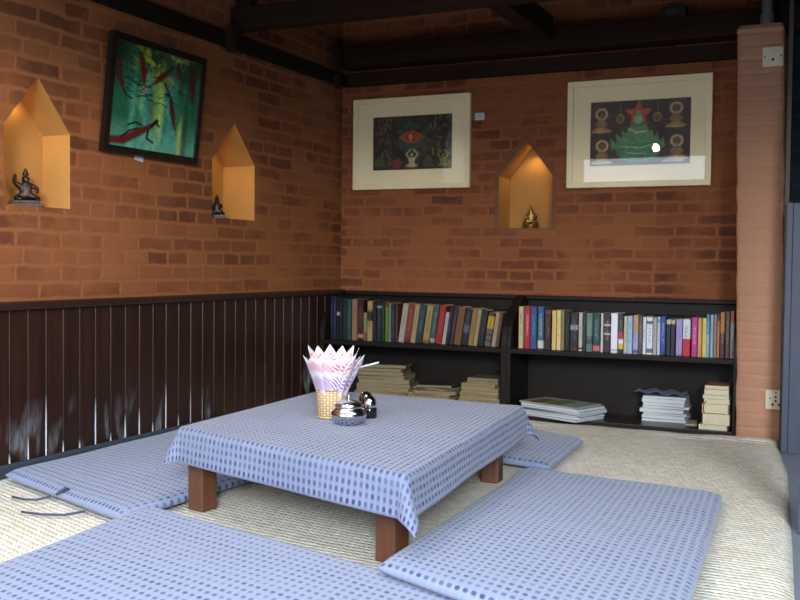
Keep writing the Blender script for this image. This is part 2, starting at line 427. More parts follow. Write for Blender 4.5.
# ------------------------------------------------------------------ the room
def wall_with_niches(name, P, s0, s1, z0, z1, niches, mat):
    """P(s, z, d): s along the wall, d into it; a niche is (left, right, sill, spring, apex, depth)"""
    mb = MB(); bm = mb.bm; T = .28; RG = .02
    def loop(pts, d=0): return [bm.verts.new(P(a, b, d)) for a, b in pts]
    outer = loop([(s0, z0), (s1, z0), (s1, z1), (s0, z1)])
    edges = [bm.edges.new((outer[i], outer[(i + 1) % 4])) for i in range(4)]
    def pent(l, r, zs, zp, za, g):
        return [(l - g, zs - g * .3), (r + g, zs - g * .3), (r + g, zp + g * .6), ((l + r) / 2, za + g * 1.6), (l - g, zp + g * .6)]
    for (l, r, zs, zp, za, dep) in niches:                    # a smooth plaster band goes round every opening
        fr = loop(pent(l, r, zs, zp, za, RG)); edges += [bm.edges.new((fr[i], fr[(i + 1) % 5])) for i in range(5)]
    bmesh.ops.triangle_fill(bm, use_beauty=True, edges=edges)
    for f in bm.faces: f.material_index = 0
    for (l, r, zs, zp, za, dep) in niches:
        pts = pent(l, r, zs, zp, za, 0); po = pent(l, r, zs, zp, za, RG)
        for i in range(5):
            a, b = pts[i], pts[(i + 1) % 5]; c, d = po[i], po[(i + 1) % 5]
            mb.quad([P(*a, 0), P(*b, 0), P(*b, dep), P(*a, dep)], 1)
            mb.quad([P(*c, 0), P(*d, 0), P(*b, 0), P(*a, 0)], 2 if name == 'wall_back' else 0)
        mb.quad([P(*p, dep) for p in pts], 1)
    bk = [(s0, z0), (s1, z0), (s1, z1), (s0, z1)]
    mb.quad([P(*p, T) for p in bk], 0)
    for i in range(4):
        a, b = bk[i], bk[(i + 1) % 4]; mb.quad([P(*a, 0), P(*b, 0), P(*b, T), P(*a, T)], 0)
    bmesh.ops.remove_doubles(bm, verts=bm.verts[:], dist=1e-5)
    o = mb.build(name, [mat, M['plaster'], M['surround']], uv='box')
    return tag(o, kind='structure')

ND = .17

wall_with_niches('wall_left', lambda s, z, d: (-d, s, z), -4.9, 0.0, -.05, 2.049,
                 [(-2.246, -1.955, .872, 1.127, 1.298, .125), (-1.134, -.815, .882, 1.126, 1.296, ND)], M['brick_left'])
wall_with_niches('wall_back', lambda s, z, d: (s, d, z), 0.0, 2.06, -.05, 2.049, [(.866, 1.134, .874, 1.124, 1.296, ND)], M['brick_back'])
tag(MB().box(2.06, 3.6, .02, .25, -.05, 2.049).build('wall_right', M['slate'], uv='box'), kind='structure')
tag(MB().box(-.3, 3.7, -2.75, .3, 2.05, 2.2).build('ceiling', M['dark_wood']), kind='structure')
tag(MB().box(3.6, 3.8, -4.2, .02, -.2, 2.049).build('wall_side_blocker', M['slate'], uv='box'), kind='structure')  # unseen wall added to cut off daylight from the right
M['stone_floor'] = plain('blue_grey_floor', '77808c', .35, noise=.15, nscale=6)
tag(MB().box(-.3, 5.2, -5.6, .3, -.12, -.014).build('floor', M['stone_floor']), kind='structure')
M['paving'] = plain('outdoor_paving', '8d8c88', .8, noise=.2, nscale=3)
tag(MB().box(-6, 12, -16, -5.6, -.4, -.2).build('floor_terrace', M['paving']), kind='structure')

M['eave'] = wood_mat('eave_wood', '1f1510', '30211a', .6, 'X')
one_later = MB().box(-.3, 3.7, -4.2, -4.1, 1.64, 2.5)  # unseen lintel, made taller to keep sky out of the glass reflection
tag(one_later.build('trim_3', M['eave']), kind='structure')
M['low'] = plain('dark_render', '2a2c2e', .9)
tag(MB().box(-1.5, 6.5, -6.3, -6.1, -.3, .62).build('wall_front_blocker', M['low']), kind='structure')  # unseen low wall added to block low daylight and darken groove reflections
# wainscot: vertical boards with V grooves
mb = MB()
pitch = .0786; y = -2.245 - pitch * 50; prof = [(0.0, y)]
while y < -.02:
    g = .003
    prof += [(.020 - .0045, y), (.020, y + g), (.020, y + pitch - g), (.020 - .0045, y + pitch)]
    y += pitch
prof.append((0.0, y))
cl = [prof[0]]
for p in prof[1:]:
    if abs(p[0] - cl[-1][0]) > 1e-6 or abs(p[1] - cl[-1][1]) > 1e-6: cl.append(p)
cl = [p for p in cl if p[1] > -4.6]
cl = [(0.0, cl[0][1])] + cl if cl[0][0] > 0 else cl
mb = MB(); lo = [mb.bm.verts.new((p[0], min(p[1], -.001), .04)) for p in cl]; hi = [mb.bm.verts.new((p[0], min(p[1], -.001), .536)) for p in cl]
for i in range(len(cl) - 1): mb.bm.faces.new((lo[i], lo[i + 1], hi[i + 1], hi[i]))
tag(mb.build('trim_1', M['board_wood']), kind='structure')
tag(MB().prism([(0, .534), (.036, .534), (.038, .54), (.038, .548), (.03, .556), (.012, .56), (0, .56)], -4.6, -.001, 'y').build('trim_2', M['dark_wood']), kind='structure')
tag(MB().prism([(0, -.014), (.028, -.014), (.028, .03), (.022, .0395), (0, .0395)], -4.6, -.29, 'y').build('baseboard_left', plain('slate_grey_paint', '333c48', .45)), kind='structure')

# straw floor mat: a slab with a rolled right edge, plaited rows that turn a little towards the left
def mat_x1(y):           # right edge of the mat
    t = [(-.05, 2.185), (-.5, 2.206), (-.92, 2.264), (-1.86, 2.34), (-2.36, 2.377), (-4.3, 2.46)]
    for (ya, xa), (yb, xb) in zip(t, t[1:]):
        if y >= yb: return xa + (xb - xa) * (ya - y) / (ya - yb)
    return t[-1][1]
def mat_back(x): return -.318 + .012 * math.sin(x * 9) + .008 * math.sin(x * 23) if x < 2.03 else -.308
def skew(x):             # extra row offset, slope .36 at the left fading to 0
    a, b = .6, 1.6
    if x <= a: return -.36 * (x - a)
    if x >= b: return -.18 * (b - a) * 1.0
    t = (x - a) / (b - a); return -.36 * (b - a) * (t - t * t / 2)
def mat_pt(u, v):
    yb = -4.3; xr = mat_x1(-4.3)
    uu = u
    y = yb + (mat_back(.03 + uu * 2.2) - yb) * v
    x1 = mat_x1(y)
    x = .034 + (x1 - .034) * uu
    y = yb + (mat_back(x) - yb) * v
    z = .001 * math.sin(x * 7 + y * 3) + .001 * math.sin(y * 11)
    if v > .97: z += .012 * math.sin(math.pi * (v - .97) / .03) * (.5 + .5 * math.sin(x * 6 + 2))
    e = (1 - u) * 2.3
    if e < .05: z -= .012 * (1 - e / .05) ** 2
    return (x, y, z)
def mat_uv(u, v):
    x, y, z = mat_pt(u, v); return (x, y + skew(x) * -1.0)
mat_thing = grid_obj('straw_mat', 110, 200, mat_pt, M['straw'], uvfn=mat_uv)
sol = mat_thing.modifiers.new('thick', 'SOLIDIFY'); sol.thickness = .012; sol.offset = -1
tag(mat_thing, 'wide plaited straw mat covering the floor of the seating corner', 'mat')

# roof beams and their hanging brackets
def beam(name, label, box, axis_mat, loc, bev=.004):
    t = thing(name, label, 'beam', loc)
    return t
def one(name, label, cat, mb, mat, group=None, uv=None):
    return tag(mb.build(name, mat, uv=uv), label, cat, group)
one('wall_plate', 'long dark timber plate running along the top of the left brick wall', 'beam', MB().box(.001, .036, -4.6, -.001, 1.606, 1.668, .004), wood_mat('beam_wood_y', '0f0906', '1c110b', .7, 'Y', spec=.2))
one('wall_plate', 'lower dark timber strip along the back wall right above the pictures', 'beam', MB().box(.046, 2.055, -.04, -.001, 1.604, 1.672, .003), M['beam_wood'])
one('wall_plate', 'thick upper dark beam on the back wall above the timber strip', 'beam', MB().box(.046, 3.59, -.12, -.001, 1.686, 1.79, .006), M['beam_wood'])
one('tie_beam', 'dark cross beam leaving the left wall, parallel to the back wall', 'beam', MB().box(.001, 3.59, -1.012, -.93, 1.688, 1.783, .006), M['beam_wood'])
one('tie_beam', 'dark beam running from the back wall towards the room, above the bookcases', 'beam', MB().box(1.075, 1.162, -.925, -.122, 1.735, 1.84, .006), M['beam_wood'])
def bracket(y, label, top=2.04):
    t = thing('beam_bracket', label, 'bracket', (.037, y, 1.6), group=None)
    MB().box(.037, .07, y - .04, y + .006, 1.682 if y > -.5 else 1.64, top, .004).build('upright', M['beam_wood'], t)
    MB().prism([(.037, 1.645), (.07, 1.645), (.069, 1.615), (.06, 1.588), (.046, 1.577), (.037, 1.588)], y - .04, y + .006, 'y', bev=.002).build('curved_foot', M['beam_wood'], t)
    return t
bracket(-1.06, 'dark bracket hooked over the left wall plate under the cross beam', 1.686)
bracket(-.128, 'dark bracket on the left wall plate close to the room corner', 1.80)
bracket(-2.02, 'dark bracket on the left wall plate above the green painting', 1.9)
one('beam_upright', 'short dark timber upright standing on the cross beam by the left wall', 'post', MB().box(.02, .09, -1.0, -.94, 1.7845, 2.045, .004), M['beam_wood'])

# brick pillar with a rounded head, leaning a little
mb = MB()
b = bmesh.new()
zs = [i * .0535 - .014 for i in range(32)]; zs = [z for z in zs if z < 1.66] + [1.665, 1.682]
rp = random.Random(3)
ring = []
for k, z in enumerate(zs):
    lean = -.026 * (z / 1.68); j = rp.uniform(-.003, .003); ins = .008 if k == len(zs) - 1 else 0
    x0 = 2.021 + lean * 1.3 + j + ins; x1 = 2.204 + lean * 1.3 + j - ins; y0 = -.3 + rp.uniform(-.002, .002) + ins; y1 = .018
    r = .014
    ring.append([b.verts.new(p) for p in ((x0 + r, y0, z), (x1 - r, y0, z), (x1 - r * .3, y0 + r * .3, z), (x1, y0 + r, z), (x1, y1, z), (x0, y1, z), (x0, y0 + r, z), (x0 + r * .3, y0 + r * .3, z))])
for A, B in zip(ring, ring[1:]):
    for i in range(8): b.faces.new((A[i], A[(i + 1) % 8], B[(i + 1) % 8], B[i]))
b.faces.new(ring[-1]); b.faces.new(ring[0][::-1])
mb.merge(b)
one('brick_pillar', 'brick pillar at the right end of the bookcases with two wall plates on it', 'pillar', mb, M['brick_pillar'], uv='box')

# socket plates on the pillar
def plate(loc, label, kind):
    t = thing('socket_plate', label, 'socket', loc)
    x, y, z = loc; w = .040
    MB().box(x - w, x + w, y - .012, y, z - w, z + w, .004).build('face_plate', M['plastic'], t)
    def disc(dx, dz, r, name, mat='hole', d=.0015):
        m = MB(); m.lathe([(r, 0), (r, d), (0, d)], seg=14); bmesh.ops.rotate(m.bm, verts=m.bm.verts[:], matrix=Matrix.Rotation(math.radians(90), 3, 'X'))
        bmesh.ops.translate(m.bm, verts=m.bm.verts[:], vec=(x + dx, y - .0115, z + dz)); m.build(name, M[mat], t)
    if kind == 'six':
        for dx, dz, r in ((0, .012, .0045), (0, -.004, .0045), (-.011, -.018, .0042), (.011, -.018, .0042), (-.013, -.021, .0035), (.013, -.021, .0035), (0, .03, .003)):
            disc(dx, dz, r, 'pin_hole')
        for dx in (-.022, .034): disc(dx, .006, .003, 'screw', 'steel')
    else:
        for i, dx in enumerate((-.014, 0, .014)):
            MB().box(x + dx - .005, x + dx + .005, y - .0145, y - .012, z + .008, z + .03, .001).build('switch_rocker', M['plastic'], t)
        disc(0, -.012, .0055, 'pin_hole')
        for dx in (-.031, .031): disc(dx, .001, .0032, 'screw', 'hole')
plate((2.174, -.302, .163), 'ivory six-hole socket plate low on the brick pillar', 'six')
plate((2.131, -.302, 1.544), 'ivory switch plate near the top of the brick pillar', 'switch')
t = thing('pipe_stub', 'short grey plastic pipe standing on top of the brick pillar', 'pipe', (2.095, -.2, 1.683))
MB().lathe([(.028, 0), (.028, .06), (.024, .062), (.024, .0)], 2.095, -.2, 1.683).build('socket_collar', M['pvc'], t)
MB().lathe([(.022, .03), (.022, .3), (0, .3)], 2.095, -.2, 1.683).build('pipe', M['pvc'], t)
t = thing('junction_box', 'small black box lying on the upper back beam', 'box', (1.696, -.08, 1.7905))
MB().box(1.64, 1.752, -.11, -.06, 1.7905, 1.835, .004).build('case', M['hole'], t)
MB().box(1.665, 1.72, -.112, -.1095, 1.805, 1.822, .001).build('cover_plate', plain('dull_metal', '3a3e42', .4, .6), t)

# partition board and posts at the right of the mat
t = thing('timber_screen', 'blue-grey painted low timber screen standing right of the brick pillar', 'screen', (2.4, -.5, -.0135))
MB().box(2.2115, 2.235, -.52, -.48, -.0135, .947, .003).build('stile', M['post_wood'], t)
MB().box(2.2355, 2.62, -.515, -.49, -.0135, .945, .002).build('panel', M['post_wood'], t)
one('door_post', 'slim dark brown post rising above the blue-grey screen', 'post', MB().box(2.2, 2.217, -.47, -.42, -.0135, 2.045, .002), wood_mat('post_brown', '1f1410', '33221a', .5, 'Z'))
one('door_post', 'dark blue-grey post at the right edge of the straw mat, nearest the viewer', 'post', MB().box(2.345, 2.42, -1.75, -1.67, -.0135, 2.045, .004), M['post_wood'])

# ------------------------------------------------------------------ bookcases
SHZ = .315
case_poly = [(-.002, -.0135), (-.286, -.0135), (-.286, .325), (-.281, .375), (-.266, .415), (-.242, .447), (-.205, .478), (-.168, .505), (-.12, .532), (-.063, .553), (-.002, .553)]
def bookcase(label, x0, x1):
    t = thing('bookcase', label, 'bookcase', ((x0 + x1) / 2, -.15, -.0135), group=None)
    w = .022
    MB().prism(case_poly, x0, x0 + w, 'x', bev=.002).build('side_panel', M['case_wood'], t)
    MB().prism(case_poly, x1 - (.01 if x1 > 2 else w), x1, 'x', bev=.002).build('side_panel', M['case_wood'], t)
    a, b = x0 + w + .0005, x1 - (.01 if x1 > 2 else w) - .0005
    MB().box(a, b, -.292, -.016, SHZ - .02, SHZ, .002).build('shelf', M['case_wood'], t)
    MB().box(a, b, -.288, -.016, -.0135, .014, .002).build('bottom_shelf', M['shelf_wood'], t)
    MB().box(a, b, -.0155, -.002, -.0135, .5, 0).build('back_panel', M['case_wood'], t)
    MB().box(a, b, -.034, -.016, .478, .535, .002).build('top_rail', M['case_wood'], t)
    MB().box(a, b, -.066, -.002, .5355, .5535, .003).build('top_ledge', M['case_wood'], t)
    return t
bookcase('dark wooden low bookcase in the left corner, behind the napkin basket', .039, 1.0115)
bookcase('dark wooden low bookcase against the brick pillar on the right', 1.0125, 2.0145)

# ------------------------------------------------------------------ books
def spine_mat(h, col, bands, txt, w, gain):
    m, nt, b = new_mat('book_cover')
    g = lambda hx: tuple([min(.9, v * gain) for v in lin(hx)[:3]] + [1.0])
    tc = nd(nt, 'ShaderNodeTexCoord'); sp = nd(nt, 'ShaderNodeSeparateXYZ'); lk(nt, tc.outputs['Object'], sp.inputs[0])
    z = math_n(nt, 'DIVIDE', sp.outputs['Z'], h)
    stops = [(0.0, g(col))]
    for a, c, bc in sorted(bands):
        stops += [(a, g(bc))] + ([(c, g(col))] if c < .99 else [])
    stops.sort(key=lambda s_: s_[0])
    cl = []
    for s_ in stops:
        if cl and abs(cl[-1][0] - s_[0]) < 1e-4:
            if s_[1] != g(col): cl[-1] = s_
            continue
        cl.append(s_)
    base = ramp(nt, z, cl, 'CONSTANT') if len(cl) > 1 else g(col)
    # small print down the spine
    mp = nd(nt, 'ShaderNodeMapping'); mp.inputs['Scale'].default_value = (90, 1, 240); mp.inputs['Location'].default_value = (rnd.random() * 50, 0, rnd.random() * 50)
    lk(nt, tc.outputs['Object'], mp.inputs[0]); n = nd(nt, 'ShaderNodeTexNoise', i_Scale=1.0, i_Detail=1.0); lk(nt, mp.outputs[0], n.inputs['Vector'])
    spk = ramp(nt, n.outputs['Fac'], [(.5, 0.0), (.56, 1.0)])
    cx = math_n(nt, 'ABSOLUTE', math_n(nt, 'ADD', sp.outputs['X'], w / 2))
    mk = math_n(nt, 'MULTIPLY', math_n(nt, 'LESS_THAN', cx, w * .22), math_n(nt, 'MULTIPLY', math_n(nt, 'GREATER_THAN', z, .3), math_n(nt, 'LESS_THAN', z, .84)))
    mk = math_n(nt, 'MULTIPLY', math_n(nt, 'MULTIPLY', mk, spk), math_n(nt, 'LESS_THAN', sp.outputs['Y'], .002))
    lk(nt, mix_c(nt, math_n(nt, 'MULTIPLY', mk, .75), base, g(txt)), b.inputs['Base Color'])
    b.inputs['Roughness'].default_value = .45
    return m
BOOKS = [
    (0.072, 0.086, 0.21, 0, '14122a', [], '5a5a80', 'dark navy book, first from the left on the left shelf'),
    (0.087, 0.102, 0.213, 0, '241c52', [], '6a66a8', 'indigo violet book, second from the left on the left shelf'),
    (0.105, 0.121, 0.207, 0, '0c0b0e', [(0.58, 0.66, 'c8c4bc')], '0c0b0e', 'black book with a pale dot high on its spine, left shelf'),
    (0.121, 0.136, 0.209, 0, '101312', [], '3a4440', 'blackish book just right of the black one with a pale dot'),
    (0.138, 0.164, 0.206, 0, '141a18', [], '38443c', 'thick blackish green book left of the dark teal one'),
    (0.166, 0.19, 0.203, 0, '1d4a48', [], '5f8580', 'dark teal book left of the tan pink one on the left shelf'),
    (0.193, 0.22, 0.203, 0, 'a8795a', [], '6a4030', 'tan pink paperback between the teal book and the maroon one'),
    (0.223, 0.255, 0.2, 0, '3a1218', [(0.06, 0.16, 'b08c74'), (0.55, 0.75, '54202c')], '8a5a50', 'thick maroon book with a pale round mark low on its spine'),
    (0.257, 0.275, 0.138, 0, '8f9464', [(0, 0.3, '8a5c2c')], '55583a', 'short pale green booklet tucked beside the thick maroon book'),
    (0.277, 0.304, 0.196, 0, 'b79c6a', [(0.5, 0.72, '2a241c'), (0.72, 0.78, '806038')], '5e4a2a', 'cream book with a black block on its spine, left shelf'),
    (0.307, 0.327, 0.196, 0, '1a0f10', [], '4a2c28', 'dark brown black book right of the cream one with black block'),
    (0.328, 0.356, 0.193, 0, '10222e', [(0.84, 0.9, '8a98a0')], '456070', 'dark navy teal book with a pale dot near its top'),
    (0.358, 0.372, 0.198, 0, '1c3320', [], '4a6a44', 'thin dark green book left of the lime green one'),
    (0.373, 0.393, 0.198, 0, '5c7a1c', [(0.85, 1, '6a3a24')], '9ab050', 'lime green book with a brown top, left shelf'),
    (0.394, 0.404, 0.19, 0, '8f948c', [], '50564e', 'thin pale grey book right of the lime green one'),
    (0.406, 0.429, 0.184, 0, '152430', [(0.1, 0.25, '20402c')], '4c6878', 'dark blue green book left of the narrow brown one'),
    (0.431, 0.442, 0.183, 0, '5a3a26', [], '86603f', 'narrow brown book just left of the leaning whitish one'),
    (0.444, 0.473, 0.188, 1, 'b8ac9c', [], '77706a', 'whitish paperback leaning at the left of the brick red book'),
    (0.474, 0.506, 0.186, 1, '8c3526', [(0.0, 0.12, '6a221a')], 'b87a68', 'brick red book leaning between the whitish and the cream one'),
    (0.508, 0.534, 0.186, 1, 'b09a70', [], '6c5a3c', 'cream book leaning between the brick red and the dark teal one'),
    (0.537, 0.57, 0.186, 1, '17404c', [(0, 0.22, '27361e')], '5a808a', 'dark teal book with a green foot leaning on the left shelf'),
    (0.573, 0.606, 0.184, 1, 'ab9257', [(0, 0.08, '7c5a2c')], '6d5630', 'straw yellow book leaning between the teal and the slate blue one'),
    (0.609, 0.635, 0.184, 1, '3e5a62', [(0.04, 0.14, 'a8a08c')], '7c9498', 'slate blue book with a pale foot label, leaning on the left shelf'),
    (0.637, 0.67, 0.185, 1, 'a3221f', [], 'c86058', 'bright red book leaning on the left shelf, the only bright red there'),
    (0.672, 0.691, 0.153, 1, 'bfb9ae', [], '6c6864', 'short white book leaning right beside the bright red one'),
    (0.692, 0.712, 0.183, 1, '14151f', [], '555a6c', 'black blue book leaning right of the short white one'),
    (0.713, 0.733, 0.18, 1, '3f2432', [], '6c4a58', 'dark plum book leaning left of the thick brown one'),
    (0.734, 0.769, 0.18, 1, '7c5530', [], '5a3c20', 'thick brown book leaning between the plum and the navy one'),
    (0.772, 0.804, 0.174, 1, '141a26', [(0.35, 0.55, '4c5468')], '6c7488', 'dark navy book with a grey band leaning right of the brown one'),
    (0.805, 0.83, 0.175, 1, 'a17a44', [], '6a4c26', 'orange tan book leaning left of the cream one, left shelf right end'),
    (0.832, 0.852, 0.172, 1, 'b29a6e', [], '6d5a3c', 'cream book leaning between the orange tan and the black one'),
    (0.854, 0.886, 0.169, 1, '0e0f12', [], '484c54', 'black book leaning left of the one with the yellow top'),
    (0.889, 0.92, 0.16, 1, '6a625a', [(0.52, 0.88, 'd0a81c'), (0.3, 0.36, '3a3632'), (0.14, 0.2, '3a3632'), (0.88, 1, '443a20')], '3a3632', 'grey striped book with a bright yellow top block, leaning'),
    (0.923, 0.943, 0.161, 1, 'b89a7c', [], '7c604c', 'pinkish cream book second from the right end of the left shelf'),
    (0.944, 0.96, 0.158, 1, '5c4030', [], '80604c', 'brown book last at the right end of the left shelf'),
    (1.056, 1.078, 0.191, 0, 'b09f78', [], '6c5c40', 'cream book first at the left end of the right shelf'),
    (1.084, 1.11, 0.19, 0, 'a01226', [], 'd8a090', 'crimson book near the left end of the right shelf'),
    (1.112, 1.142, 0.192, 0, '27456e', [], '5f7fa8', 'blue book right of the crimson one on the right shelf'),
    (1.145, 1.173, 0.193, 0, '34556a', [(0.02, 0.2, 'b8b4a8'), (0.75, 0.95, '24487c')], 'a8b8bc', 'blue grey book with a white block at its foot, right shelf'),
    (1.18, 1.209, 0.179, 0, '2c0f14', [(0.9, 1, '5a3020')], '7c4c48', 'dark maroon book left of the pair of pale yellow ones'),
    (1.212, 1.232, 0.178, 0, 'c6a964', [], '8a7038', 'left one of the two pale yellow books side by side'),
    (1.234, 1.253, 0.179, 0, 'cdb878', [], '8e7c44', 'right one of the two pale yellow books side by side'),
    (1.255, 1.27, 0.179, 0, '7c7448', [], '4e4828', 'olive book right of the two pale yellow ones'),
    (1.272, 1.295, 0.17, 0, '0c0d0f', [], '30343a', 'plain black book left of the black one with a grey label'),
    (1.297, 1.333, 0.17, 0, '15171b', [(0.55, 0.68, '80837f'), (0.0, 0.1, '3a1a1c')], '4c5056', 'thick black book with a grey label across its spine'),
    (1.336, 1.353, 0.172, 0, 'a9a69c', [(0.04, 0.1, '602a2c')], '66645e', 'pale grey book right of the thick black one with grey label'),
    (1.355, 1.369, 0.172, 0, '1a2426', [], '4a5658', 'dark slate book between the pale grey and the grey green one'),
    (1.37, 1.399, 0.171, 0, '52685f', [(0.2, 0.4, '2c3c38')], '8ea49a', 'grey green book left of the teal one with a pink foot'),
    (1.401, 1.433, 0.173, 0, '1a3a3c', [(0.03, 0.16, 'c2505c')], '6c8c8c', 'dark teal book with a pink block at its foot, right shelf'),
    (1.435, 1.446, 0.172, 0, 'bdbab2', [], '807d76', 'thin white book right of the teal one with a pink foot'),
    (1.448, 1.478, 0.171, 0, '2b171f', [(0.68, 0.73, 'b0a4a0'), (0.45, 0.5, 'b0a4a0')], '8c7478', 'black maroon book with two pale bands across its spine'),
    (1.48, 1.51, 0.174, 0, 'd4d4da', [(0.04, 0.09, 'a89cac')], 'd4d4da', 'plain white book left of the multicoloured one'),
    (1.513, 1.534, 0.17, 0, '2b2630', [(0.03, 0.1, '1c181c'), (0.1, 0.24, 'c8a83c'), (0.24, 0.36, 'd8d0c8'), (0.36, 0.55, 'a01e48')], '7c706c', 'multicoloured book with yellow, white and magenta blocks'),
    (1.536, 1.552, 0.162, 0, 'a9aa8e', [], '6c6e58', 'pale green cream book right of the multicoloured one'),
    (1.553, 1.575, 0.163, 0, '8fa9c4', [], '5d7490', 'pale blue book on the right shelf'),
    (1.577, 1.6, 0.168, 0, '958fae', [(0.55, 1, 'a88660'), (0.02, 0.1, '4c4858')], '635c78', 'lavender grey book with a tan upper half, right shelf'),
    (1.602, 1.618, 0.164, 0, '4a4442', [], '948878', 'dark mottled book left of the white pair on the right shelf'),
    (1.619, 1.634, 0.162, 0, 'c3c5cb', [], '7c8088', 'thin white book, left one of the white pair on the right shelf'),
    (1.635, 1.661, 0.161, 0, 'c9ccd4', [(0.82, 0.9, '4c5468'), (0.04, 0.16, '5c6478')], '5c6478', 'wide white book with grey lettering, right one of the white pair'),
    (1.663, 1.68, 0.159, 0, '9b958c', [], '66605a', 'beige grey book right of the wide white one'),
    (1.681, 1.694, 0.163, 0, 'aebccb', [(0.85, 0.95, '6488ac')], '6c84a4', 'pale blue white book just left of the royal blue one'),
    (1.695, 1.717, 0.166, 0, '1c3c82', [(0.0, 0.06, '10285c')], '9cb0dc', 'royal blue book with pale lettering on the right shelf'),
    (1.719, 1.738, 0.154, 0, '0d1020', [(0.87, 1, 'b8ac84')], '0d1020', 'black book with a cream top block, left one of the two'),
    (1.739, 1.758, 0.153, 0, '0b0e1c', [(0.88, 1, 'b0a47c')], '0b0e1c', 'black book with a cream top block, right one of the two'),
    (1.76, 1.787, 0.157, 0, '9d8cc0', [(0.0, 0.06, '7c70a0')], '6c5c94', 'lavender purple book between the black pair and the red white one'),
    (1.789, 1.82, 0.158, 0, 'c0182c', [(0.47, 1, 'd2d6da')], '39404c', 'book with a white upper half and a red lower half'),
    (1.825, 1.849, 0.167, 0, 'ae2a86', [], 'e4b4d8', 'magenta book on the right shelf'),
    (1.851, 1.868, 0.165, 0, 'c98a4e', [], 'd8b090', 'light orange book right of the magenta one'),
    (1.869, 1.887, 0.165, 0, 'd3c060', [], '9c8c3c', 'yellow book between the light orange and the sky blue one'),
    (1.888, 1.903, 0.182, 0, '1f7cae', [(0.0, 0.52, '7aa0b4')], 'c4dce8', 'sky blue book right of the yellow one'),
    (1.905, 1.918, 0.18, 0, '9aa6b0', [], '66707c', 'pale grey book right of the sky blue one'),
    (1.919, 1.931, 0.181, 0, '857a70', [], '544c46', 'grey brown book left of the narrow orange one'),
    (1.932, 1.943, 0.184, 0, 'b56b3c', [(0.85, 1, '2c3444')], '7c4424', 'narrow orange book with a dark top, right shelf'),
    (1.945, 1.964, 0.192, 0, '42182a', [(0.55, 1, 'a0641c')], 'c88c50', 'book with ochre upper half and dark maroon lower half'),
    (1.966, 1.984, 0.196, 0, '3c3020', [], '7c6844', 'dark olive brown book second from the right end'),
    (1.986, 2.003, 0.199, 0, '7f7a72', [(0.75, 1, '8c2420')], '4c4844', 'grey book with a red top block, last at the right end'),
]

def book(x0, x1, h, lean, col, bands, txt, label, gain):
    w = x1 - x0 - .0012; th = 0
    d = rnd.uniform(.12, .15); y = -.235 + rnd.uniform(-.004, .004)
    if lean:
        th = math.radians(8.0); w = (x1 - x0) * math.cos(th) - .0012
    t = thing('book', label, 'book', (x1, y, SHZ + .0006), (0, th, 0), 'books on the left shelf' if x1 < 1 else 'books on the right shelf')
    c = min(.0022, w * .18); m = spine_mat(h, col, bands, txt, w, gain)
    mb = MB()
    b = bmesh.new()                                     # spine and two boards in one U
    poly = [(-w, d), (-w, c), (-w + c * .8, 0), (-c * .8, 0), (0, c), (0, d), (-c, d), (-c, c * 1.6), (-w + c, c * 1.6), (-w + c, d)]
    mb.prism(poly, 0, h, 'z'); mb.build('cover', m, t, world=False)
    MB().box(-w + c * 1.02, -c * 1.02, c * 1.7, d - .003, .003, h - .003).build('pages', M['paper'], t, world=False)
    return t
for (x0, x1, h, lean, col, bands, txt, label) in BOOKS:
    if x1 > 1.9 and x0 > 1.05: x0 -= .004 * (x1 - 1.6) / .4; x1 -= .004 * (x1 - 1.6) / .4
    book(x0, x1, h, lean, col, bands, txt, label, .5 if x1 < 1 else .85)  # lower gain on the left puts the corner's shade into the book colours

# ------------------------------------------------------------------ stacks on the bottom shelves
ORD = ['lowest', 'second', 'third', 'fourth', 'fifth', 'sixth', 'seventh', 'eighth', 'ninth', 'tenth', 'eleventh']
PM = {}
def cover_mat(h):
    if h not in PM: PM[h] = plain('magazine_cover', h, .4, noise=.25, nscale=25)
    return PM[h]
def stack(cx, cy, items, place, name, cat, group, seed, jit=.008, z=.0146):
    r = random.Random(seed)
    for i, it in enumerate(items):
        w, d, th, col, rz = it[:5]; dx = it[5] if len(it) > 5 else 0
        pos = 'topmost' if i == len(items) - 1 else ('lowest' if i == 0 else ORD[i] + ' from the bottom')
        lab = '%s in the %s %s' % (pos, group, place)
        t = thing(name, lab, cat, (cx + dx + r.uniform(-jit, jit), cy + r.uniform(-jit, jit), z), (0, 0, math.radians(rz)), group + ' ' + place)
        c = min(.0012, th * .15)
        mb = MB(); mb.box(-w / 2, w / 2, -d / 2, d / 2, 0, c); mb.box(-w / 2, w / 2, -d / 2, d / 2, th - c, th); mb.box(-w / 2, -w / 2 + c, -d / 2, d / 2, c, th - c)
        mb.build('cover', cover_mat(col), t, world=False)
        MB().box(-w / 2 + c, w / 2 - .002, -d / 2 + .001, d / 2 - .002, c * 1.02, th - c * 1.02).build('pages', (M['white_paper'] if cx > 1 else M['shaded_paper']) if cat == 'magazine' else (M['paper'] if cx > 1 else M['shaded_paper']), t, world=False)
        z += th + .0004
    return z
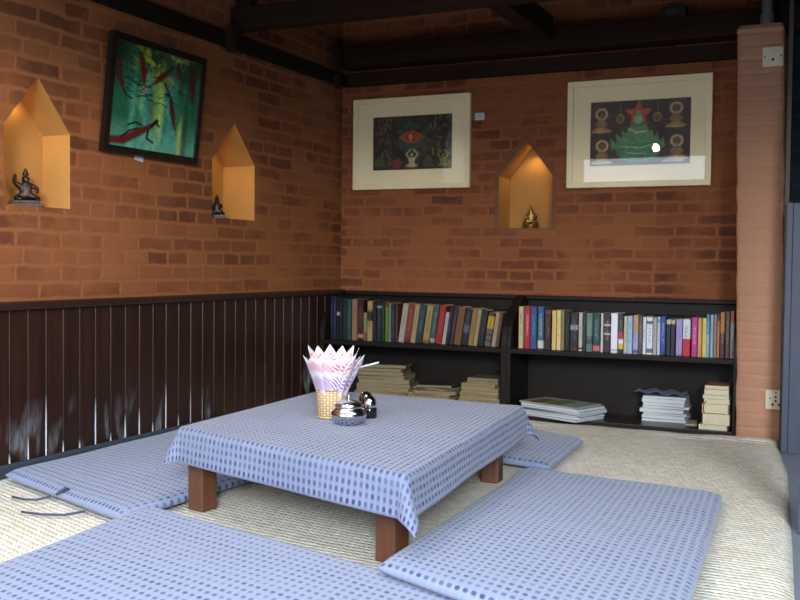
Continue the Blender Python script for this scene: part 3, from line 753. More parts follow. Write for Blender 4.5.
# right bookcase
z = stack(1.262, -.205, [(.33, .2, .009, '7f898e', -23), (.33, .2, .010, '9a9fa0', -19), (.335, .2, .007, '6f7a80', -21), (.32, .195, .009, 'a0a4a6', -24), (.325, .2, .008, '8c9aa6', -20), (.32, .2, .010, 'aab0b2', -22)],
          'on the right bookcase', 'magazine', 'magazine', 'slanting magazine pile', 4, .012)
t = thing('newspaper', 'folded newspaper with green and brown pictures on the slanting magazine pile, right bookcase', 'newspaper', (1.255, -.2, z), (0, 0, math.radians(-21)))
mb = MB(); mb.box(-.165, .15, -.1, .1, 0, .006, .001); mb.build('paper_fold', cover_mat('8d9486'), t, world=False)
MB().box(-.13, -.05, -.09, .04, .0062, .0066).build('printed_photo', plain('newsprint_brown', '6a4a38', .7, noise=.4), t, world=False)
MB().box(-.035, .05, -.09, .06, .0062, .0066).build('printed_photo', plain('newsprint_green', '5a6c44', .7, noise=.4), t, world=False)
z = stack(1.70, -.092, [(.19, .135, .012, 'a4a8ac', 2), (.188, .13, .016, '94989c', -3), (.185, .13, .010, 'b0b2b4', 4), (.19, .135, .018, '888e94', -1), (.2, .125, .012, 'a8acb0', 5), (.18, .13, .014, '9296a0', -2), (.185, .13, .016, 'b0b2b4', 1), (.185, .13, .011, '989ca2', 3)],
          'on the right bookcase', 'magazine', 'magazine', 'tidy pile of magazines', 5, .006)
def crumple(u, v):
    x = 1.695 + (u - .5) * .215; y = -.094 + (v - .5) * .13
    return (x - .015, y, z + .012 + .006 * math.sin(u * 17 + v * 3) + .005 * math.sin(v * 13 + u * 4))
o = grid_obj('plastic_wrapper', 24, 18, crumple, plain('grey_plastic_wrap', '5a6270', .25)); sm = o.modifiers.new('t', 'SOLIDIFY'); sm.thickness = .001
tag(o, 'crumpled dark grey plastic wrapper lying on top of the tidy magazine pile', 'wrapper')
t = thing('leaflet', 'thin pale leaflet lying beside the foot of the tidy magazine pile', 'leaflet', (1.815, -.12, .0146), (0, 0, .15))
MB().box(-.025, .025, -.07, .07, 0, .004, .001).build('sheet', cover_mat('b0ab90'), t, world=False)
z = stack(1.937, -.185, [(.115, .17, .020, 'c8c6c0', 0, -.012), (.11, .165, .048, '8f7048', 1), (.108, .16, .040, 'a5764e', -1), (.104, .16, .020, 'b8b4ac', 2), (.106, .16, .016, 'aca8a2', -1), (.1, .16, .024, '8c8480', 1), (.098, .155, .016, '9c6c54', 0)],
          'against the brick pillar', 'book', 'book', 'upright-edged pile of books', 6, .002)
one('bookmark_ribbon', 'red ribbon hanging from the pile of books against the brick pillar', 'ribbon', MB().tube([(1.897, -.268, .135), (1.888, -.2675, .125), (1.886, -.2675, .1), (1.889, -.2675, .085)], .0022, 6), plain('red_ribbon', '8c1c28', .7))
# left bookcase
stack(.36, -.165, [(.28, .21, .020, '7c6c4c', 12), (.27, .2, .022, '8a7a58', 8), (.26, .2, .018, '6c6450', 14), (.27, .2, .02, '94845e', 5), (.27, .2, .016, '5c5442', 11), (.25, .2, .02, '7c7050', 16), (.24, .19, .018, '8c7e5c', 7), (.23, .18, .018, '6a4c3c', 12), (.22, .17, .016, '4c4438', 9), (.21, .165, .016, '3c382f', 13)],
      'behind the napkin basket', 'magazine', 'magazine', 'tall slumped heap of magazines', 8, .016)
stack(.635, -.17, [(.23, .19, .022, 'a58c62', -4), (.22, .19, .022, '9c8460', 3), (.22, .18, .02, 'b09a70', -2), (.21, .18, .016, '7c6c50', 8), (.19, .17, .012, '302e28', -12), (.17, .16, .012, '2a2a28', 15)],
      'inside the left bookcase', 'magazine', 'magazine', 'low loose heap of magazines', 9, .012)
stack(.875, -.17, [(.2, .18, .03, 'b0925c', 0), (.2, .18, .028, 'a8884f', 2), (.19, .175, .026, 'b89c68', -2), (.18, .17, .02, '9c9484', 3), (.17, .17, .022, 'a88c5c', -3), (.15, .16, .014, '6c6454', 4, .01), (.15, .16, .012, '5c5648', 0, .012)],
      'inside the left bookcase', 'book', 'book', 'yellowed pile of books', 10, .004)

# ------------------------------------------------------------------ low table and its cloth
TZ = .238
LF, RF, RB, LB = (Vector((.808, -2.375, 0)), Vector((1.597, -2.64, 0)), Vector((1.492, -1.525, 0)), Vector((.752, -1.495, 0)))
def quad(s, t): return (LF * (1 - s) + RF * s) * (1 - t) + (LB * (1 - s) + RB * s) * t
t = thing('low_table', 'low square-legged wooden table under the blue cloth', 'table', (1.16, -2.0, .0))
ins = .012
pts = [quad(a, b) for a, b in ((ins, ins), (1 - ins, ins), (1 - ins, 1 - ins), (ins, 1 - ins))]
MB().prism([(p.x, p.y) for p in pts], TZ - .03, TZ, 'z', bev=.003).build('tabletop', M['leg_wood'], t)
inner = [quad(a, b) for a, b in ((.09, .07), (.91, .07), (.91, .93), (.09, .93))]
for i in range(4):
    a, b = inner[i], inner[(i + 1) % 4]; n = (b - a).normalized(); q = Vector((-n.y, n.x, 0)) * .011
    MB().prism([((a + q).x, (a + q).y), ((b + q).x, (b + q).y), ((b - q).x, (b - q).y), ((a - q).x, (a - q).y)], TZ - .085, TZ - .0305, 'z').build('apron', M['leg_wood'], t)
for (cx, cy, rz) in ((.825, -2.312, -10), (1.508, -2.505, -12), (1.423, -1.585, 4), (.835, -1.555, 2)):
    mb = MB(); mb.box(cx - .0285, cx + .0285, cy - .0285, cy + .0285, .0022, TZ - .031, .004, rot=Matrix.Rotation(math.radians(rz), 3, 'Z')); mb.build('leg', M['leg_wood'], t)

W = ((RF - LF).length + (RB - LB).length) / 2; D = ((LB - LF).length + (RB - RF).length) / 2; H = .104
ex = (RF - LF + RB - LB).normalized(); ey = (LB - LF + RB - RF).normalized()
def cloth_uv(u, v): return (-H + u * (W + 2 * H), -H + v * (D + 2 * H))
def warp(u, e):          # more vertices in the hanging borders
    return u
def cloth_pt(u, v):
    a, b = cloth_uv(u, v)
    da = a - max(0, min(W, a)); db = b - max(0, min(D, b))
    p = quad(max(0, min(1, a / W)), max(0, min(1, b / D))); L = math.hypot(da, db)
    z = TZ + .0035
    if L < 1e-9:
        z += .0012 * math.sin(a * 21) * math.sin(b * 17 + 1)
        return (p.x, p.y, z)
    o = (ex * da + ey * db) / L; cw = abs(2 * da * db) / (L * L)
    r = .02; arc = r * math.pi / 2
    f = .15 + .42 * cw + .05 * math.sin(a * 14 + b * 11)
    if L < arc: out, dz = r * math.sin(L / r), r * (1 - math.cos(L / r))
    else: out, dz = r + f * (L - arc), r + math.sqrt(1 - f * f) * (L - arc)
    q = p + o * out
    return (q.x, q.y, z - dz)
cl = grid_obj('tablecloth', 130, 150, cloth_pt, M['cloth'], uvfn=cloth_uv)
sm = cl.modifiers.new('thick', 'SOLIDIFY'); sm.thickness = .0018; sm.offset = 1
tag(cl, 'blue handloom tablecloth hanging over the edges of the low table', 'tablecloth')

# ------------------------------------------------------------------ floor cushions
def cushion(label, quadp, thick, base, uvdir=0, ties=(), bulge=.006):
    A, B, C_, D_ = [Vector((p[0], p[1], 0)) for p in quadp]   # near-left, near-right, far-right, far-left
    lw = ((B - A).length + (C_ - D_).length) / 2; ld = ((D_ - A).length + (C_ - B).length) / 2
    cx = sum((p for p in (A, B, C_, D_)), Vector()) / 4
    t = thing('floor_cushion', label, 'cushion', (cx.x, cx.y, base(cx.x, cx.y)))
    N = 72; mb = MB(); bm = mb.bm; uvl = bm.loops.layers.uv.new('UVMap')
    def P(s, tt): return (A * (1 - s) + B * s) * (1 - tt) + (D_ * (1 - s) + C_ * s) * tt
    def ease(u):     # denser near the rim
        return .5 - .5 * math.cos(math.pi * u) if False else u
    def shape(s, tt, top):
        e = min(s, 1 - s) * lw; g = min(tt, 1 - tt) * ld; R_ = thick * 1.5
        def rise(d): return math.sqrt(max(0, 1 - (1 - min(1, d / R_)) ** 2))
        k = rise(e) * rise(g)
        p = P(s, tt); bz = base(p.x, p.y)
        wob = .0016 * math.sin(p.x * 11 + p.y * 5) + .0014 * math.sin(p.y * 13 - p.x * 3)
        h = thick * .5
        if top: z = bz + h + (h + bulge * math.sin(math.pi * s) * math.sin(math.pi * tt) + wob) * k
        else: z = bz + h - (h - .0008) * k
        return (p.x, p.y, z)
    us = sorted(set([i / N for i in range(N + 1)] + [x for x in (.004, .01, .018, .026, .974, .982, .99, .996)]))
    n = len(us)
    for top in (True, False):
        vv = [[bm.verts.new(shape(us[i], us[j], top)) for i in range(n)] for j in range(n)]
        for j in range(n - 1):
            for i in range(n - 1):
                q = (vv[j][i], vv[j][i + 1], vv[j + 1][i + 1], vv[j + 1][i])
                st = ((us[i], us[j]), (us[i + 1], us[j]), (us[i + 1], us[j + 1]), (us[i], us[j + 1]))
                if not top: q = q[::-1]; st = st[::-1]
                f = bm.faces.new(q); f.smooth = True
                for l, (s_, t_) in zip(f.loops, st):
                    uvp = (s_ * lw, t_ * ld); l[uvl].uv = uvp if uvdir == 0 else (uvp[1], uvp[0])
    bmesh.ops.remove_doubles(bm, verts=bm.verts[:], dist=1e-6)
    mb.build('cushion_pad', M['cushion'], t)
    for pts in ties: MB().tube(pts, .0035, 6).build('tie', M['string'], t)
    return t
flat = lambda x, y: .0065
qA = [(.085, -2.325), (.758, -2.57), (.84, -1.15), (.036, -1.0)]
cushion('blue floor cushion with loose ties lying along the dark wainscot', qA, .036, flat,
        ties=[[(.40, -2.452, .02), (.37, -2.475, .012), (.33, -2.482, .0095), (.275, -2.475, .0095)],
              [(.43, -2.453, .034), (.455, -2.44, .045), (.452, -2.45, .05), (.43, -2.463, .03)],
              [(.60, -2.53, .018), (.56, -2.565, .011), (.5, -2.585, .0095), (.43, -2.59, .0095)]])
qB = [(.83, -3.35), (1.97, -3.62), (1.90, -2.755), (.752, -2.448)]
cushion('blue floor cushion nearest the viewer, in front of the table', qB, .038, flat, uvdir=0)
def baseC(x, y):         # its near end lies on the front cushion
    n = Vector((.2586, .966)); d = (x - 1.5) * n.x + (y + 2.65) * n.y      # distance behind the back edge of the front cushion
    k = max(0, min(1, 1 - d / .85))
    return .0065 + .037 * k
qC = [(1.588, -2.745), (2.235, -3.02), (2.128, -1.552), (1.488, -1.47)]
cushion('blue floor cushion at the right of the table, overlapping the front one', qC, .036, baseC)
qD = [(.93, -1.25), (1.564, -1.41), (1.53, -.85), (.95, -.52)]
cushion('blue floor cushion behind the table, before the bookcases', qD, .036, flat)

# ------------------------------------------------------------------ on the table
CZ = TZ + .0058
bx, by = 1.085, -2.04
m, nt, b = new_mat('woven_cane')
tc = nd(nt, 'ShaderNodeTexCoord'); sp = nd(nt, 'ShaderNodeSeparateXYZ'); lk(nt, tc.outputs['Object'], sp.inputs[0])
ang = math_n(nt, 'ARCTAN2', sp.outputs['Y'], sp.outputs['X'])
ua = math_n(nt, 'MULTIPLY', ang, 26 / (2 * math.pi)); va = math_n(nt, 'DIVIDE', sp.outputs['Z'], .0075)
chk = math_n(nt, 'MODULO', math_n(nt, 'ADD', math_n(nt, 'FLOOR', math_n(nt, 'ADD', ua, 40.0)), math_n(nt, 'FLOOR', va)), 2.0)
fu = math_n(nt, 'SINE', math_n(nt, 'MULTIPLY', math_n(nt, 'FRACT', math_n(nt, 'ADD', ua, 40.0)), math.pi)); fv = math_n(nt, 'SINE', math_n(nt, 'MULTIPLY', math_n(nt, 'FRACT', va), math.pi))
hh = math_n(nt, 'MULTIPLY', math_n(nt, 'POWER', fu, .5), math_n(nt, 'POWER', fv, .5))
lk(nt, mix_c(nt, ramp(nt, hh, [(.2, 1.0), (.8, 0.0)]), mix_c(nt, chk, lin('cdb691'), lin('bb9f74')), lin('8c7048')), b.inputs['Base Color'])
b.inputs['Roughness'].default_value = .5; bump(nt, b, hh, .6, .002); M['cane'] = m
t = thing('napkin_basket', 'small round woven cane basket holding the fan of napkins', 'basket', (bx, by, CZ))
MB().lathe([(0, 0), (.040, 0), (.0425, .003), (.0435, .045), (.045, .084), (.0425, .084), (.041, .004), (0, .004)], seg=40).build('basket_body', m, t, world=False)
mb = MB(); mb.tube([(.0445 * math.cos(2 * math.pi * i / 32), .0445 * math.sin(2 * math.pi * i / 32), .085) for i in range(33)], .003, 6); mb.build('rim', m, t, world=False)
mb = MB(); mb.tube([(.0425 * math.cos(2 * math.pi * i / 32), .0425 * math.sin(2 * math.pi * i / 32), .004) for i in range(33)], .003, 6); mb.build('foot_ring', m, t, world=False)
# printed paper napkins fanned in a crown
def napkin_mat():
    m, nt, b = new_mat('printed_napkin')
    uv = nd(nt, 'ShaderNodeUVMap'); sp = nd(nt, 'ShaderNodeSeparateXYZ'); lk(nt, uv.outputs[0], sp.inputs[0])
    w = nd(nt, 'ShaderNodeTexWave', wave_type='BANDS', bands_direction='DIAGONAL', i_Scale=9.0, i_Distortion=3.0); lk(nt, uv.outputs[0], w.inputs['Vector'])
    n = nd(nt, 'ShaderNodeTexNoise', i_Scale=9.0, i_Detail=2.0); lk(nt, uv.outputs[0], n.inputs['Vector'])
    st = ramp(nt, w.outputs['Fac'], [(.5, 0.0), (.7, 1.0)])
    zone = ramp(nt, sp.outputs['Y'], [(.44, 0.0), (.5, 1.0), (.66, 1.0), (.71, 0.0), (.78, 0.0), (.82, 1.0), (.91, .8), (.95, 0.0)])
    k = math_n(nt, 'MULTIPLY', math_n(nt, 'MULTIPLY', st, zone), .95)
    c = mix_c(nt, ramp(nt, sp.outputs['Y'], [(.7, 0.0), (.8, 1.0)]), lin('8a4a96'), lin('d0305c'))
    lk(nt, mix_c(nt, k, mix_c(nt, math_n(nt, 'MULTIPLY', n.outputs['Fac'], .3), lin('cfc9d2'), lin('b3a9c6')), c), b.inputs['Base Color'])
    b.inputs['Roughness'].default_value = .85; b.inputs['Subsurface Weight'].default_value = 0.0
    return m
M['napkin'] = napkin_mat()
def napkin(ang, span, h, r0, r1, dz, tipn, label, group=None):
    o = grid_obj('paper_napkin', 16, 14, lambda u, v: (0, 0, 0), M['napkin'], uvfn=lambda u, v: (u * .6, v))
    me = o.data
    for j in range(15):
        for i in range(17):
            u, v = i / 16, j / 14
            # outline: full width up to 60 %, then pointed tips
            tip = abs(((u * tipn) % 1.0) - .5) * 2 if tipn < 3 else .35 * abs(((u * 2) % 1.0) - .5) * 2
            hv = v * (1 - .2 * tip)
            a = ang + (u - .5) * span * (1.0)
            r = r0 + (r1 - r0) * max(0, (hv - .32) / .68) ** 1.1 + .004 * min(1, hv / .32) + .002 * math.sin(u * 9 + ang * 3)
            me.vertices[j * 17 + i].co = (r * math.cos(a), r * math.sin(a), dz + h * hv)
    s_ = o.modifiers.new('t', 'SOLIDIFY'); s_.thickness = .0007
    o.location = (bx, by, CZ); me.update()
    return tag(o, label, 'napkin', group)
G = 'printed paper napkins fanned in the cane basket'
T0 = math.radians(-62)                     # towards the viewer
BACK = [(-178, 'napkin tip at the far left of the fan, leaning left'), (152, 'napkin tip second from the left in the back of the fan'), (124, 'napkin tip third from the left in the back of the fan'),
        (96, 'napkin tip in the middle of the back of the fan'), (66, 'napkin tip right of the middle in the back of the fan'), (36, 'napkin tip at the right in the back of the fan')]
for i, (d, l) in enumerate(BACK):
    napkin(math.radians(d), math.radians(46), .205 - .004 * (i % 2), .0265 + .0016 * (i % 2), .074 + .002 * (i % 2), .004, 1, l, G)
for i, (d, l) in enumerate([(-62, 'broad white and pink napkin at the front of the fan, facing the viewer'), (-128, 'broad napkin wrapped round the left front of the fan'), (2, 'broad napkin wrapped round the right front of the fan')]):
    napkin(math.radians(d), math.radians(88), .178, .0325 + .0014 * (i % 2) + .0012 * (i > 0), .077 + .002 * (i > 0), .004, 3, l, G)
napkin(math.radians(-14), math.radians(44), .186, .0385, .106, .004, 2, 'napkin leaning out separately at the right side of the fan', G)
t = thing('drinking_straw', 'short white stick poking out right of the napkins', 'straw', (bx, by, CZ))
MB().tube([(.05, .01, .135), (.09, .012, .152), (.146, .014, .168)], .0026, 8).build('stick', M['white_paper'], t, world=False)

sx_, sy_ = 1.19, -2.13
t = thing('sugar_bowl', 'round polished steel sugar bowl with a knobbed lid, before the basket', 'bowl', (sx_, sy_, CZ))
MB().lathe([(0, 0), (.030, 0), (.034, .002), (.046, .014), (.0505, .026), (.049, .036), (.040, .046), (.037, .049), (.041, .052), (.0405, .054), (.036, .0505), (0, .049)], seg=40).build('bowl_body', M['steel'], t, world=False)
lid = MB().lathe([(.0395, .0545), (.0395, .0565), (.034, .062), (.02, .0675), (.006, .0695), (0, .07)], seg=40).build('lid', M['steel'], t, world=False)
k = MB().lathe([(.0035, 0), (.003, .006), (.0055, .009), (.0055, .012), (.003, .015), (0, .0155)], 0, 0, .0695, seg=18).build('knob', M['steel'], lid, world=False)
def shaker(x, y, label, s=1.0):
    t = thing('shaker', label, 'shaker', (x, y, CZ), (0, 0, 0), 'two shakers beside the sugar bowl')
    MB().lathe([(0, 0), (.020 * s, 0), (.022 * s, .003), (.0215 * s, .026 * s), (.0195 * s, .031 * s), (0, .031 * s)], seg=28).build('glass_body', M['dark_glass'], t, world=False)
    MB().lathe([(.0205 * s, .0312 * s), (.021 * s, .038 * s), (.0195 * s, .05 * s), (.014 * s, .059 * s), (.006 * s, .0635 * s), (0, .064 * s)], seg=28).build('dome_cap', M['chrome'], t, world=False)
shaker(1.184, -1.99, 'chrome-domed dark glass shaker nearest the viewer, right of the sugar bowl')
shaker(1.142, -1.93, 'chrome-domed shaker half hidden between the sugar bowl and its twin', 1.05)

# ------------------------------------------------------------------ pictures
def vnoise(x, y, seed=0):
    def h(i, j): 
        v = np.sin(i * 127.1 + j * 311.7 + seed * 74.7) * 43758.5453; return v - np.floor(v)
    i, j = np.floor(x), np.floor(y); f, g = x - i, y - j; f = f * f * (3 - 2 * f); g = g * g * (3 - 2 * g)
    return (h(i, j) * (1 - f) + h(i + 1, j) * f) * (1 - g) + (h(i, j + 1) * (1 - f) + h(i + 1, j + 1) * f) * g
def fbm(x, y, seed=0): return sum(vnoise(x * 2 ** k, y * 2 ** k, seed + k) / 2 ** k for k in range(4)) / 1.875
def L3(h): return np.array(lin(h)[:3])
class Canvas:
    def __init__(s, n, m, base):
        s.u, s.v = np.meshgrid((np.arange(n) + .5) / n, (np.arange(m) + .5) / m); s.a = n / m
        s.c = np.zeros((m, n, 3)) + L3(base)
    def put(s, mask, col):
        mask = np.clip(mask, 0, 1)[..., None]; s.c = s.c * (1 - mask) + (L3(col) if isinstance(col, str) else col) * mask
    def ell(s, cx, cy, rx, ry, col, soft=.15, al=1.0, ring=None):
        d = np.sqrt(((s.u - cx) / rx) ** 2 + ((s.v - cy) / ry) ** 2)
        m = np.clip((1 - d) / soft, 0, 1) if ring is None else np.clip(1 - np.abs(d - 1) / ring, 0, 1)
        s.put(m * al, col)
    def stroke(s, pts, w, col, al=1.0):
        best = np.full(s.u.shape, 9.0)
        ww = w if isinstance(w, (list, tuple)) else [w] * len(pts)
        for (p, q, wa, wb) in zip(pts, pts[1:], ww, ww[1:]):
            dx, dy = q[0] - p[0], q[1] - p[1]; L2 = dx * dx + dy * dy + 1e-9
            t = np.clip(((s.u - p[0]) * dx + (s.v - p[1]) * dy) / L2, 0, 1)
            d = np.hypot((s.u - p[0] - t * dx), (s.v - p[1] - t * dy)) / (wa + (wb - wa) * t); best = np.minimum(best, d)
        s.put(np.clip((1.25 - best) / .5, 0, 1) * al, col)
    def poly(s, pts, col, al=1.0):
        ins = np.zeros(s.u.shape, bool); n = len(pts)
        for i in range(n):
            (x1, y1), (x2, y2) = pts[i], pts[(i + 1) % n]
            c = ((y1 > s.v) != (y2 > s.v)) & (s.u < (x2 - x1) * (s.v - y1) / (y2 - y1 + 1e-12) + x1); ins ^= c
        s.put(ins * al, col)
def art_mesh(name, cv, P, mat, parent, grain=.5):
    """a printed or painted sheet: P(u, v) gives its points"""
    m, n = cv.c.shape[:2]
    cv.c *= (1 - grain / 2 + grain * fbm(cv.u * 30, cv.v * 22, 77))[..., None] * (1 - grain * .4 * (fbm(cv.u * 60, cv.v * 40, 31) > .56))[..., None]
    o = grid_obj(name, n - 1, m - 1, P, mat, parent, smooth=False)
    a = o.data.color_attributes.new('Col', 'FLOAT_COLOR', 'POINT')
    flat_ = np.ones((m, n, 4)); flat_[..., :3] = cv.c; a.data.foreach_set('color', flat_.astype(np.float32).ravel())
    return o

M['cord'] = plain('brown_cord', '5c4630', .8)
# green forest with red creatures
cv = Canvas(130, 110, '1f5c40')
n1 = fbm(cv.u * 9, cv.v * 2.2, 3); n2 = fbm(cv.u * 5, cv.v * 5, 9)
cv.put(np.clip((n1 - .38) * 3, 0, 1), '2f8a64'); cv.put(np.clip((n1 - .55) * 4, 0, 1), '6aa876')
cv.put(np.clip(1 - np.abs(cv.u - .5) / .10, 0, 1) * (.3 + .7 * n2) * np.clip(cv.v * 1.6, 0, 1), '9cc04c')
cv.put(np.clip(1 - np.abs(cv.u - .38) / .06, 0, 1) * .7, '4e9c9a'); cv.put(np.clip(1 - np.abs(cv.u - .66) / .10, 0, 1) * .7, '3f8f8c')
cv.put(np.clip(1 - np.abs(cv.u - .55) / .045, 0, 1) * np.clip(cv.v * 3, 0, 1) * .7, 'b4c860'); cv.put(np.clip(1 - np.abs(cv.u - .24) / .05, 0, 1) * .6, '58a48c')
cv.put(np.clip((.3 - cv.v) / .25, 0, 1) * .75, '5aa08a')
cv.put(np.clip((cv.v - .60) / .25, 0, 1) * np.clip(.35 + n2 * 1.1, 0, 1), '18381c')
cv.put(np.clip((cv.v - .62) / .25, 0, 1) * np.clip((fbm(cv.u * 11, cv.v * 11, 41) - .48) * 7, 0, 1) * np.clip(1.2 - np.abs(cv.u - .55) / .38, 0, 1), 'a4ac30')
cv.put(np.clip((.22 - cv.u) / .15, 0, 1) * np.clip((cv.v - .5) * 3, 0, 1) * .8, '0e2c22')
cv.put(np.clip(1 - np.abs(cv.u - .86) / .05, 0, 1) * .75, '123c2a'); cv.put(np.clip(1 - np.abs(cv.u - .80) / .03, 0, 1) * np.clip((.45 - cv.v) * 4, 0, 1) * np.clip(n2 * 1.6, 0, 1), 'b0b83c')
for i in range(44):
    x0, y0 = rnd.uniform(.05, .95), rnd.uniform(.5, .95); a = rnd.uniform(-.5, .5)
    cv.stroke([(x0, y0), (x0 + .16 * math.cos(a), y0 + .16 * math.sin(a))], .0045, '0c1f16', .8)
RED = '5e1318'
def creature(pts, w, tail=True):
    cv.stroke(pts, [x * 1.15 for x in w], '200a0c', .8); cv.stroke(pts, [x * .72 for x in w], RED); 
creature([(.05, .80), (.07, .68), (.12, .55)], [.018, .028, .012]); cv.stroke([(.12, .55), (.17, .49), (.22, .48)], .008, '161010')
creature([(.30, .87), (.33, .76), (.34, .63)], [.022, .03, .012]); cv.stroke([(.34, .63), (.355, .55)], .007, 'c03038')
creature([(.46, .68), (.54, .76), (.62, .84)], [.014, .03, .016]); cv.stroke([(.46, .68), (.39, .62)], .008, RED); cv.stroke([(.62, .84), (.66, .88)], .009, '140c0c')
creature([(.71, .92), (.73, .83), (.79, .76)], [.02, .026, .01]); creature([(.90, .9), (.91, .74), (.92, .58)], [.022, .028, .01])
creature([(.665, .54), (.69, .42), (.74, .26)], [.022, .028, .01]); cv.stroke([(.665, .54), (.63, .62), (.57, .69)], .01, '241410'); cv.stroke([(.60, .60), (.66, .57)], .012, '241410')
creature([(.03, .055), (.16, .07), (.34, .18), (.46, .25)], [.035, .04, .035, .02])
cv.stroke([(.46, .25), (.52, .31)], .02, '1c1010'); cv.stroke([(.30, .20), (.22, .17), (.14, .10)], .009, '120c0c'); cv.stroke([(.43, .22), (.42, .12), (.49, .09)], .011, '120c0c')
cv.stroke([(.36, .24), (.28, .26), (.2, .22)], .009, '120c0c'); cv.stroke([(.5, .3), (.55, .26)], .01, '120c0c')
# the picture leans out from the wall at the top
ptop, pbot = .062, .016
py0, py1, pz0, pz1 = -1.822, -1.275, 1.088, 1.508
t = thing('framed_painting', 'black-framed green forest painting with red creatures, on the left wall', 'picture', (.03, (py0 + py1) / 2, pz0))
def lean_pt(y, z, d):       # d: towards the room
    k = (z - pz0) / (pz1 - pz0); return (pbot + (ptop - pbot) * k + d, y, z)
def bar(mb, ya, yb, za, zb, d0, d1):
    ps = [lean_pt(y, z, d) for d in (d0, d1) for (y, z) in ((ya, za), (yb, za), (yb, zb), (ya, zb))]
    for idx in ((0, 1, 2, 3), (4, 5, 6, 7), (0, 1, 5, 4), (1, 2, 6, 5), (2, 3, 7, 6), (3, 0, 4, 7)): mb.quad([ps[i] for i in idx])
fw = .024
mb = MB(); bar(mb, py0, py1, pz0, pz0 + fw, -.008, .014); bar(mb, py0, py1, pz1 - fw, pz1, -.008, .014); bar(mb, py0, py0 + fw, pz0 + fw, pz1 - fw, -.008, .014); bar(mb, py1 - fw, py1, pz0 + fw, pz1 - fw, -.008, .014)
mb.build('frame', M['black_frame'], t)
art_mesh('canvas', cv, lambda u, v: lean_pt(py0 + fw + u * (py1 - py0 - 2 * fw), pz0 + fw + v * (pz1 - pz0 - 2 * fw), .006), M['paint'], t)
mb = MB(); bar(mb, py0 + .01, py1 - .01, pz0 + .01, pz1 - .01, -.007, .003); mb.build('backing_board', M['mount'], t)
MB().tube([(.062, -1.62, 1.49), (.02, -1.545, 1.60), (.062, -1.47, 1.49)], .0009, 5).build('hanging_cord', M['cord'], t)
t = thing('name_card', 'small white name card under the green painting on the left wall', 'card', (.002, -1.6, 1.075))
MB().box(.0008, .003, -1.622, -1.575, 1.072, 1.098, rot=Matrix.Rotation(math.radians(-8), 3, 'X')).build('card', M['white_paper'], t)
t = thing('name_card', 'small white name card between the eye print and the back wall niche', 'card', (.763, -.002, 1.42))
MB().box(.739, .788, -.003, -.0008, 1.402, 1.436).build('card', M['white_paper'], t)
MB().box(.752, .775, -.0036, -.0031, 1.421, 1.424).build('printed_line', plain('grey_ink', '8a8a98', .8), t)

# dark print with a glowing eye and sitting figures
def seat(cv, x, y, h, col, arms=True, al=1.0):
    w = h / cv.a
    cv.ell(x, y + h * .16, w * .42, h * .13, col, .5, al)                    # crossed legs
    cv.poly([(x - w * .16, y + h * .2), (x + w * .16, y + h * .2), (x + w * .2, y + h * .6), (x - w * .2, y + h * .6)], col, al)
    cv.ell(x, y + h * .74, w * .11, h * .11, col, .4, al)
    if arms:
        for s in (-1, 1): cv.stroke([(x + s * w * .2, y + h * .58), (x + s * w * .34, y + h * .78), (x + s * w * .1, y + h * 1.02)], .010, col, al)
    else:
        for s in (-1, 1): cv.stroke([(x + s * w * .18, y + h * .56), (x + s * w * .3, y + h * .36), (x, y + h * .26)], .011, col, al)
cv = Canvas(120, 76, '2a2019')
n1 = fbm(cv.u * 14, cv.v * 10, 5); n2 = fbm(cv.u * 26, cv.v * 14, 12)
cv.put(np.clip((n1 - .5) * 4, 0, .8), '4a3a22'); cv.put(np.clip((n2 - .56) * 6, 0, .7), '2c4030'); cv.put(np.clip((n2 - .62) * 7, 0, .8) * np.clip(np.abs(cv.u - .5) * 2.4, 0, 1), '7a6a3c')
for i in range(34):
    x = rnd.choice((rnd.uniform(.02, .25), rnd.uniform(.74, .98))); y = rnd.uniform(.25, .95)
    cv.stroke([(x, y), (x + rnd.uniform(-.05, .05), y + rnd.uniform(.04, .15))], .006, rnd.choice(('6b5a34', '7d4630', '586244', '8c8454')), .75)
cv.ell(.49, .52, .2, .2, '37553a', .35, .9); cv.ell(.49, .80, .18, .07, '2c5a40', .5, .7)
cv.poly([(.33 + .32 * i / 20, .60 + .12 * math.sin(math.pi * i / 20)) for i in range(21)] + [(.65 - .32 * i / 20, .60 - .11 * math.sin(math.pi * i / 20)) for i in range(21)], 'a8461f')
cv.ell(.48, .60, .07, .10, '8c2a18', .4); cv.poly([(.48, .67), (.505, .60), (.48, .53), (.455, .60)], 'e0b070'); cv.poly([(.48, .635), (.492, .60), (.48, .565), (.468, .60)], '8c2414')
for x, hgt, col in ((.31, .26, '8c2a22'), (.50, .33, 'b5ad84'), (.88, .30, '8a7a34')): seat(cv, x, .04, hgt, col, x > .4)
for x in (.12, .70): seat(cv, x, .05, .28, '4a4a30', False, .8)
